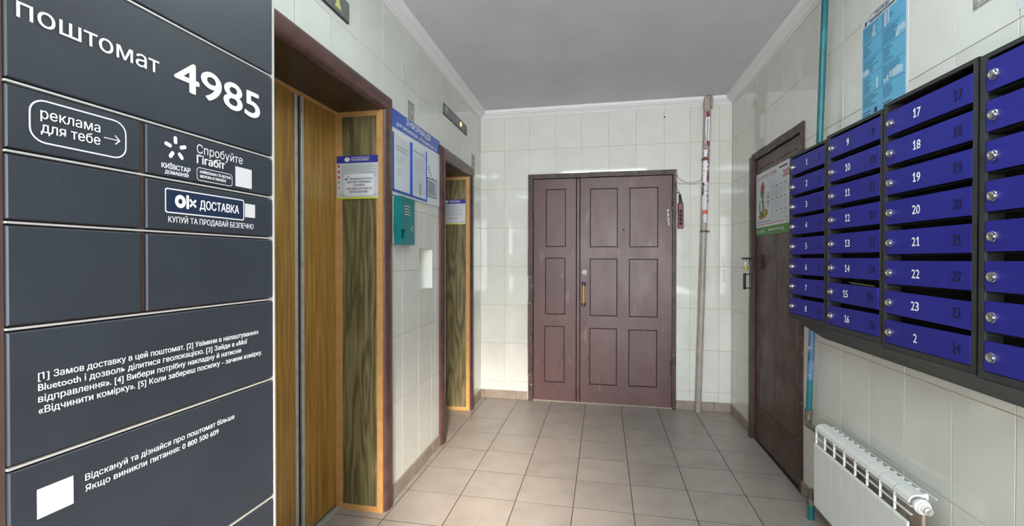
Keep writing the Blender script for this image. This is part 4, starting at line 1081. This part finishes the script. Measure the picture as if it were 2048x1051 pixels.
patch(1.78, 1.90, -60, -5, 'inkdark', .0012); patch(1.79, 1.90, -40, 40, 'whitesticker', .0015); patch(1.73, 1.83, 10, 62, 'darkred', .0013)
patch(1.67, 1.79, -60, 35, 'whitesticker', .0017); patch(1.635, 1.675, -50, 60, 'salmon', .0015); patch(1.565, 1.64, -25, 40, 'whitesticker', .0014)
mb = MB(); mb.prism([(1.915, 2.50), (1.935, 2.49), (1.940, 2.56), (1.930, 2.600), (1.918, 2.600)], .066, .074); mb.prism([(1.968, 2.52), (1.982, 2.50), (1.986, 2.55), (1.984, 2.600), (1.972, 2.600)], .052, .074)
part('foam_filler', mb, 'greypipe', gp)

def smoothpts(pts, n=6):
    P = [Vector(p) for p in pts]; out = []
    for i in range(len(P) - 1):
        p0, p1, p2, p3 = P[max(i - 1, 0)], P[i], P[i + 1], P[min(i + 2, len(P) - 1)]
        for t in [k / n for k in range(n)]:
            out.append(.5 * ((2 * p1) + (-p0 + p2) * t + (2 * p0 - 5 * p1 + 4 * p2 - p3) * t * t + (-p0 + 3 * p1 - 3 * p2 + p3) * t ** 3))
    return out + [P[-1]]
part('cable_run', MB().tube(smoothpts([(1.893, 1.920, .012), (1.905, 1.927, .022), (1.912, 1.940, .050), (1.942, 1.985, .077), (1.955, 2.05, .080), (1.948, 2.15, .080), (1.928, 2.24, .079), (1.921, 2.34, .077), (1.928, 2.45, .076), (1.935, 2.52, .074)]), .0032, 8), 'cable', gp, 'pale cable tied along the pipe', smooth=True)
part('drill_hole', MB().lathe((1.615, 2.470, -.001), (0, 0, 1), [(0, .007), (.002, .006)], 10), 'dark', wallB)

# power strip hanging by the door
ps = thing('power_strip', 'dark red four-socket power strip hanging on the wall right of the double door', 'power strip', FB, (1.742, 1.524, .002))
a, b, c, d = 1.7195, 1.7655, 1.524, 1.736
part('strip_case', MB().cbox(a, b, c, d, .001, .032, .006), 'socket', ps)
mb = MB()
for k in range(5): mb.box(a - .0003, b + .0003, c + .022 + .0335 * k + .0012, c + .022 + .0335 * k + .0035, .004, .0325)
part('case_groove', mb, 'groove', ps)
for k in range(4):
    yy = c + .041 + .0335 * k
    part('socket', MB().lathe(((a + b) / 2, yy, .0318), (0, 0, 1), [(0, .0135), (.0014, .0130), (.0014, .0105), (.0004, .0095)], 18), 'groove', ps, smooth=True)
part('plug_grip', MB().lathe((.5 * (a + b) + .003, d - .006, .018), (-.12, 1, 0), [(0, .013), (.01, .014), (.045, .011), (.07, .010), (.082, .006)], 14), 'blackplastic', ps, smooth=True)
part('hanging_hook', MB().tube([(1.700, 1.826, .004), (1.735, 1.826, .012), (1.738, 1.815, .014), (1.736, 1.80, .016)], .0035, 8), 'iron', ps, smooth=True)
def cablething(pts, r, label, base):
    out = smoothpts(pts)
    return single('cable', MB().tube(out, r, 8), 'cable', label, 'cable', FB, base, smooth=True, group='pale cables by the double door')
cablething([(1.700, 2.004, .028), (1.729, 1.949, .012), (1.775, 1.917, .010), (1.832, 1.906, .010), (1.870, 1.912, .010), (1.892, 1.919, .011)], .0032, 'pale cable sagging from the door frame corner to the grey pipe, upper of two', (1.8, 1.9, .01))
cablething([(1.702, 1.96, .026), (1.712, 1.915, .012), (1.740, 1.901, .008), (1.787, 1.899, .008), (1.850, 1.894, .008), (1.890, 1.897, .008)], .0022, 'thin pale cable running flat along the tiles below the sagging cable', (1.8, 1.89, .01))
cablething([(1.704, 2.00, .027), (1.705, 1.93, .024), (1.712, 1.88, .014), (1.728, 1.84, .014), (1.737, 1.815, .018)], .0022, 'short pale cable dropping from the door frame to the power strip plug', (1.71, 1.9, .01))

# ------------------------------------------------------------ tube lamps under the ceiling, out of view; the rear one is added fill
for (lx, ly, lab) in ((0, 1.40, 'white ceiling tube lamp in front of the nearer lift'), (0, -.9, 'white ceiling tube lamp behind the viewer')):
    t = thing('ceiling_lamp', lab, 'lamp', Matrix.Translation((lx, ly, 2.535)), group='ceiling tube lamps')
    part('lamp_housing', MB().box(-.62, .62, -.05, .05, .0, .064), 'housing', t)
    for yy in (-.022, .022): part('tube', MB().cyl((-.59, yy, -.018), (.59, yy, -.018), .013, 12), 'tube', t, smooth=True)
